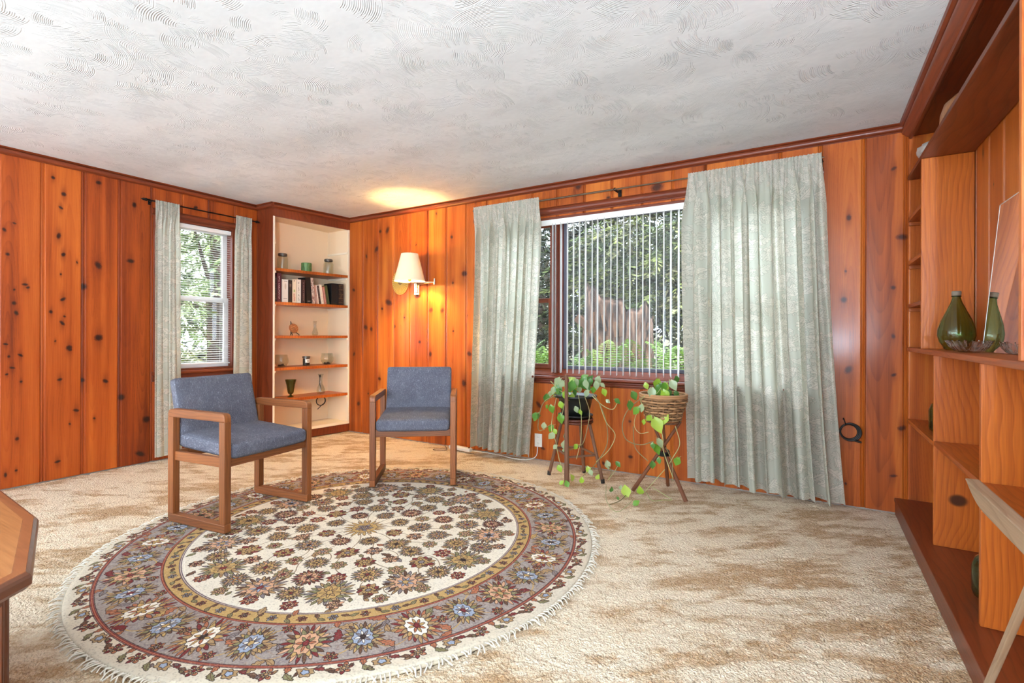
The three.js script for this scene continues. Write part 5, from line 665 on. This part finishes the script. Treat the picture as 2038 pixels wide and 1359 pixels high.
{
  const S = [-0.875, 0, -3.45], st = thing('tripod_plant_stand', 'tripod of crossed pale sticks carrying the wicker basket', 'plant stand', S);
  for (const [f, t, r] of [[[-0.2, 0, 0.03], [0.11, 0.5, -0.02], 0.014], [[0.17, 0, 0.08], [-0.09, 0.5, -0.03], 0.014], [[-0.02, 0, -0.22], [0.02, 0.5, 0.08], 0.013]]) { const l = mesh('leg', rod(f, t, r, r * 0.72, 9), M.paleStick ??= std({ map: rep(texStick, 1, 1), color: '#ffe2c4', roughness: 0.7 }), st); mesh('cut_end', rod(t, [t[0] * 1.01, t[1] + 0.005, t[2]], r * 0.72, r * 0.3, 8), M.pale, l); }
  mesh('binding', merge([0.24, 0.252, 0.264].map((y, i) => new THREE.TorusGeometry(0.034 - 0.002 * i, 0.006, 6, 24).rotateX(Math.PI / 2 + 0.1 * i).translate(0.01, y + 0.03, 0.005))), M.black, st);
  mesh('cradle_ring', new THREE.TorusGeometry(0.105, 0.007, 8, 32).rotateX(Math.PI / 2).translate(0, 0.4975, 0), M.stick, st);
  const bk = thing('wicker_basket', 'round woven wicker basket planter on the tripod stand', 'basket', [S[0], 0.506, S[2]]), W1 = std({ color: '#b98a5e', roughness: 0.65 }), W2 = std({ color: '#8f6844', roughness: 0.65 }), rows = 9, Nst = 24;
  const rad = (y) => lerp(0.112, 0.152, smooth(0, 0.17, y));
  for (let k = 0; k < rows; k++) { const y = 0.012 + k * 0.0175, pts = []; for (let i = 0; i < Nst * 4; i++) { const a = i / (Nst * 4) * TAU; pts.push([(rad(y) + 0.0065 * Math.cos(a * Nst / 2 + k * Math.PI)) * Math.cos(a), y + 0.0015 * Math.sin(a * 7 + k), (rad(y) + 0.0065 * Math.cos(a * Nst / 2 + k * Math.PI)) * Math.sin(a)]); } mesh('weaver', tube(pts, 0.0078, Nst * 4, 6, true), k % 2 ? W1 : W2, bk); }
  for (let i = 0; i < Nst; i++) { const a = i / Nst * TAU; mesh('stake', rod([rad(0) * Math.cos(a), 0.003, rad(0) * Math.sin(a)], [rad(0.165) * Math.cos(a), 0.17, rad(0.165) * Math.sin(a)], 0.004, 0.004, 6), W2, bk); }
  mesh('rim', merge([0.166, 0.178].map((y) => new THREE.TorusGeometry(0.154, 0.008, 8, 40).rotateX(Math.PI / 2).translate(0, y, 0))), W1, bk); mesh('base', new THREE.CylinderGeometry(0.112, 0.112, 0.008, 28).translate(0, 0.006, 0), W2, bk); mesh('liner', lathe([[0, 0.012], [0.1, 0.012], [0.138, 0.155], [0.138, 0.165], [0.132, 0.165], [0.128, 0.15], [0, 0.15]], 28), std({ color: '#262a22', roughness: 0.6 }), bk);
  const pl = thing('pothos_plant', 'leggy pothos trailing from the wicker basket to the carpet', 'plant', [S[0], 0.66, S[2]]); foliage(pl, LEAVES_BASKET, VINES_BASKET, [S[0], 0.66, S[2]], 9, 8);
}
// ---------------------------------------------------------------- garden seen through the windows
M.bark = std({ map: texture(256, 256, (u, v) => mix3([104, 84, 74], [40, 31, 28], clamp(fbm(u * 22, v * 4, 3, 4, 22, 4) * 1.5 - 0.3))), roughness: 1, bumpMap: texture(256, 256, (u, v) => fbm(u * 26, v * 4, 7, 4, 26, 4), false), bumpScale: 0.03 });
{
  const g = new THREE.PlaneGeometry(60, 60, 40, 40); g.rotateX(-Math.PI / 2); const p = g.attributes.position; for (let i = 0; i < p.count; i++) p.setY(i, -0.45 + 0.25 * fbm(p.getX(i) * 0.4 + 50, p.getZ(i) * 0.4 + 50, 5, 3) + 0.07 * Math.max(0, -p.getZ(i) - 8)); g.computeVertexNormals();
  tag(mesh('ground', g, std({ map: rep(texture(256, 256, (u, v) => mix3([74, 68, 42], [104, 96, 64], fbm(u * 20, v * 20, 9, 4, 20, 20))), 12, 12), roughness: 1 })), null, null, null, 'structure');
}
const blade = (() => { const P = [0, 0, 0, 0.2, 0.35, 0.05, 0, 0.4, 0, -0.2, 0.35, 0.05, 0.15, 0.75, -0.03, 0, 0.72, -0.06, -0.15, 0.75, -0.03, 0, 1.1, -0.2], I = [0, 1, 2, 0, 2, 3, 1, 4, 5, 1, 5, 2, 3, 2, 5, 3, 5, 6, 4, 7, 5, 5, 7, 6]; const g = new THREE.BufferGeometry(); g.setAttribute('position', new THREE.BufferAttribute(new Float32Array(P), 3)); g.setIndex(I); g.computeVertexNormals(); return g; })();
M.leafOut = std({ color: '#ffffff', roughness: 0.55, transmission: 0.3, thickness: 0, specularIntensity: 0.3 });
const LEAF_TONES = { mid: ['#56643e', '#6f7d4a', '#a8b066', '#454e34', '#c2c587', '#7a7450'], dark: ['#2e3527', '#3a4230', '#4c553e', '#282d23', '#656c4f', '#4f4638'], bright: ['#a9d14a', '#c3e05e', '#8cbf3f', '#b9c95a'], pale: ['#a4b878', '#c3cf9a', '#d5dcb4', '#8fa566'] };
// leaves hung along arching twigs inside an ellipsoid crown
function crownLeaves(parent, c, rad, n, size, tones, seed) {
  const r = rng(seed), im = new THREE.InstancedMesh(blade, M.leafOut, n), m = new THREE.Matrix4(), q = new THREE.Quaternion(), col = new THREE.Color(), per = 14; let k = 0;
  while (k < n) {
    let d; do { d = V(r() * 2 - 1, r() * 2 - 1, r() * 2 - 1); } while (d.lengthSq() > 1); d.multiplyScalar(0.55 + 0.45 * r()); const o = V(c[0] + d.x * rad[0], c[1] + d.y * rad[1], c[2] + d.z * rad[2]), dir = V(d.x + (r() - 0.5), 0.3 * (r() - 0.6), d.z + (r() - 0.5) + 0.4).normalize(), tone = tones[Math.floor(r() * tones.length)], lush = 0.3 + 0.85 * r() ** 2.5;
    for (let i = 0; i < per && k < n; i++, k++) { const t = i / per, P = o.clone().addScaledVector(dir, t * size * 6).add(V(0, -t * t * size * 2.5, 0)), s = size * (0.7 + 0.6 * r()); const up = dir.clone().multiplyScalar(0.7).add(V((r() - 0.5) * 1.8, -0.25 + (r() - 0.5) * 0.9, (r() - 0.5) * 1.8)).normalize(); q.setFromUnitVectors(V(0, 1, 0), up).multiply(new THREE.Quaternion().setFromAxisAngle(V(0, 1, 0), r() * TAU)); m.compose(P, q, V(s * 0.72, s * 1.25, s)); im.setMatrixAt(k, m); col.set(tone).multiplyScalar(lush * (0.8 + 0.4 * r())); im.setColorAt(k, col); }
  }
  im.name = 'foliage'; im.castShadow = im.receiveShadow = true; im.userData.kind = 'stuff'; parent.add(im); return im;
}
function tree(name, label, pos, crowns, trunkR, tones, size, seed, group) {
  const t = thing(name, label, name.includes('shrub') ? 'shrub' : 'tree', pos, 0, group), r = rng(seed);
  const topY = crowns[0][0][1]; mesh('trunk', tube([[0, -0.3, 0], [0.08 * (r() - 0.5), topY * 0.4, 0.1 * (r() - 0.5)], [0.15 * (r() - 0.5), topY, 0]], trunkR, 10, 9), M.bark, t);
  crowns.forEach(([c, rad, n], i) => { mesh('branch', rod([0, topY * 0.55, 0], c, trunkR * 0.4, trunkR * 0.12, 6), M.bark, t); crownLeaves(t, c, rad, n, size, tones, seed + i * 7); }); return t;
}
tree('leafy_shrub', 'tall shrub with drooping yellow-green leaves behind the stump', [-2.2, -0.4, -7.6], [[[0, 2.7, 0.3], [1.3, 0.9, 0.7], 5200], [[0.7, 2.0, 0.5], [0.9, 0.7, 0.6], 2600], [[-0.6, 1.9, 0.2], [0.9, 0.8, 0.6], 2600]], 0.06, LEAF_TONES.mid, 0.085, 1);
tree('leafy_shrub', 'grey-green shrub seen at the left of the picture window', [-4.0, -0.4, -7.6], [[[0, 2.2, 0], [1.2, 1.3, 0.8], 5200], [[0.3, 1.0, 0.4], [1.0, 0.8, 0.7], 2600]], 0.06, LEAF_TONES.dark, 0.08, 11);
tree('leafy_shrub', 'olive green shrub seen at the right of the picture window', [-0.9, -0.4, -7.7], [[[0, 2.8, 0], [1.2, 0.9, 0.8], 4600], [[0.2, 1.6, 0.2], [1.1, 0.9, 0.7], 2600]], 0.07, LEAF_TONES.mid, 0.08, 21);
tree('leafy_shrub', 'pale shrub behind the widest curtain', [0.7, -0.4, -7.0], [[[0, 2.0, 0], [1.0, 1.3, 0.8], 3000]], 0.06, LEAF_TONES.pale, 0.09, 31);
for (const [i, x, z, h] of [[0, -5.4, -11, 5.2], [1, -3.4, -11.6, 5.6], [2, -1.4, -11.2, 5.4], [3, 0.6, -11.6, 5.5], [4, 2.6, -11, 5.2]]) tree('evergreen_tree', ['dark evergreen far left behind the shrubs in the garden', 'dark evergreen behind the grey-green shrub', 'dark evergreen straight behind the stump', 'dark evergreen behind the olive green shrub', 'dark evergreen far right behind the widest curtain'][i], [x, -0.3, z], [[[0, h * 0.55, 0], [1.6, h * 0.5, 1.1], 6500]], 0.16, LEAF_TONES.dark, 0.18, 41 + i, 'evergreens at the end of the garden');
tree('leafy_tree', 'leafy tree with a pale trunk outside the side window', [-8.3, -0.4, -4.45], [[[0.3, 3.4, 0.6], [1.4, 1.3, 1.3], 4200], [[0, 2.0, 0.9], [0.9, 0.7, 0.9], 1800]], 0.12, LEAF_TONES.pale, 0.1, 61);
tree('leafy_shrub', 'bright green shrub outside the side window', [-9.4, -0.4, -3.4], [[[0, 1.5, 0], [1.2, 1.5, 1.5], 4600]], 0.06, LEAF_TONES.mid, 0.1, 71);
tree('leafy_shrub', 'pale green bush far outside the side window', [-11.5, -0.4, -6.0], [[[0, 2.4, 0], [1.5, 2.2, 2.2], 5600]], 0.08, LEAF_TONES.pale, 0.13, 81);
tree('leafy_tree', 'tall green tree far outside the side window', [-12.5, -0.4, -2.4], [[[0, 3.0, 0], [1.8, 2.4, 2.4], 5600]], 0.15, LEAF_TONES.mid, 0.14, 91);
// the broken old stump
{
  const st = thing('tree_stump', 'broken old tree stump with shaggy bark outside the picture window', 'stump', [-2.16, -0.4, -6.2]), n = 56, rows = 22, r = rng(3), pos = [], idx = [], uv = [];
  const top = (a) => 1.9 + 0.2 * Math.cos(a - 2.6) + 0.07 * Math.sin(a * 3 + 0.6) + 0.16 * (noise(a * 6, 1, 8) - 0.5);
  for (let j = 0; j <= rows; j++) for (let i = 0; i <= n; i++) { const a = i / n * TAU, t = j / rows, y = t * top(i === n ? 0 : a), R0 = 0.34 + 0.16 * Math.pow(1 - t, 3) + 0.13 * fbm(Math.cos(a) * 2.4 + 8, Math.sin(a) * 2.4 + y * 1.6 + 8, 4, 4) + 0.035 * Math.abs(Math.sin(a * 9 + y * 0.7)); pos.push(R0 * Math.cos(a), y, R0 * Math.sin(a) * 0.9); uv.push(i / n * 2, y); }
  for (let j = 0; j < rows; j++) for (let i = 0; i < n; i++) { const a = j * (n + 1) + i; idx.push(a, a + n + 1, a + n + 2, a, a + n + 2, a + 1); } const c0 = pos.length / 3; pos.push(0, 1.3, 0); uv.push(0.5, 0.5); for (let i = 0; i < n; i++) idx.push(rows * (n + 1) + i, c0, rows * (n + 1) + i + 1);
  const g = new THREE.BufferGeometry(); g.setAttribute('position', new THREE.BufferAttribute(new Float32Array(pos), 3)); g.setAttribute('uv', new THREE.BufferAttribute(new Float32Array(uv), 2)); g.setIndex(idx); g.computeVertexNormals(); mesh('trunk', g, std({ map: texture(256, 256, (u, v) => mix3([140, 108, 88], [44, 32, 27], clamp(fbm(u * 40, v * 5, 13, 4, 40, 5) * 2.2 - 0.6))), roughness: 1, bumpMap: M.bark.bumpMap, bumpScale: 0.03 }), st);
  const strip = [], shredTone = std({ map: texture(128, 128, (u, v) => mix3([146, 106, 78], [70, 48, 36], fbm(u * 12, v * 6, 5, 3, 12, 6))), roughness: 1 });
  for (let k = 0; k < 220; k++) { const a = r() * TAU, y = 0.3 + 1.4 * r(), q = bx(0.012 + 0.03 * r(), 0.07 + 0.16 * r(), 0.01, 0, 0, 0, 0); q.rotateX(0.25 * r()); q.rotateZ((r() - 0.5) * 0.5); q.translate(0, y, 0.4 + 0.05 * r()); q.rotateY(a); strip.push(q); }
  tag(mesh('bark_shreds', merge(strip), shredTone, st), null, null, null, 'stuff');
  const pk = bx(0.1, 0.3, 0.08, 0, 0, 0, 0.01); pk.rotateZ(0.9); pk.translate(-0.36, 1.62, 0.2); mesh('broken_limb', pk, shredTone, st);
}
// ferns
const frondGeo = (() => { const P = [], I = []; const quad = (a, b, c, d) => { const k = P.length / 3; P.push(...a, ...b, ...c, ...d); I.push(k, k + 1, k + 2, k, k + 2, k + 3); }; const n = 18; const at = (t) => [0, 0.62 * t - 0.3 * t * t * t, 0.75 * t]; for (let i = 1; i < n; i++) { const t = i / n, p = at(t), l = 0.2 * Math.sin(Math.PI * Math.pow(t, 0.75)) + 0.015, w = 0.022; for (const s of [-1, 1]) quad([0, p[1], p[2] - w / 2], [s * l * 0.5, p[1] - 0.005, p[2] - w * 0.7 + l * 0.12], [s * l, p[1] - 0.03, p[2] + l * 0.3], [s * l * 0.5, p[1] - 0.005, p[2] + w * 0.7 + l * 0.12]); const q = at((i + 1) / n); quad([-0.003, p[1], p[2]], [0.003, p[1], p[2]], [0.002, q[1], q[2]], [-0.002, q[1], q[2]]); } const g = new THREE.BufferGeometry(); g.setAttribute('position', new THREE.BufferAttribute(new Float32Array(P), 3)); g.setIndex(I); g.computeVertexNormals(); return g; })();
const fernMats = ['#7aa030', '#8fae42', '#628634'].map((c) => std({ color: c, roughness: 0.5, transmission: 0.4, thickness: 0, specularIntensity: 0.5 }));
{
  const r = rng(15), spots = [[-2.75, -5.15, 'fern below the left edge of the picture window'], [-2.32, -5.0, 'fern just left of the stump foot'], [-1.92, -5.0, 'bright fern overlapping the foot of the stump'], [-1.5, -5.05, 'fern right of the stump, low in the picture window'], [-1.12, -5.0, 'fern near the right end of the picture window'], [-0.75, -5.2, 'fern partly behind the widest curtain'], [-3.05, -5.4, 'fern seen through the narrow pane left of the mullion']];
  for (const [x, z, label] of spots) { const f = thing('garden_fern', label, 'fern', [x, 0.5 + 0.1 * r(), z], r() * 6, 'ferns under the picture window'); const n = 7 + Math.floor(r() * 3); for (let i = 0; i < n; i++) { const m = mesh('frond', frondGeo, fernMats[Math.floor(r() * 3)], f); m.rotation.set(-0.75 + 0.6 * r(), i / n * TAU + r() * 0.4, 0, 'YXZ'); m.scale.setScalar(0.5 + 0.25 * r()); } mesh('crown', lathe([[0, -1.0], [0.03, -1.0], [0.05, 0], [0.02, 0.05], [0, 0.06]], 8), M.bark, f); }
}
renderer.render(scene, camera);
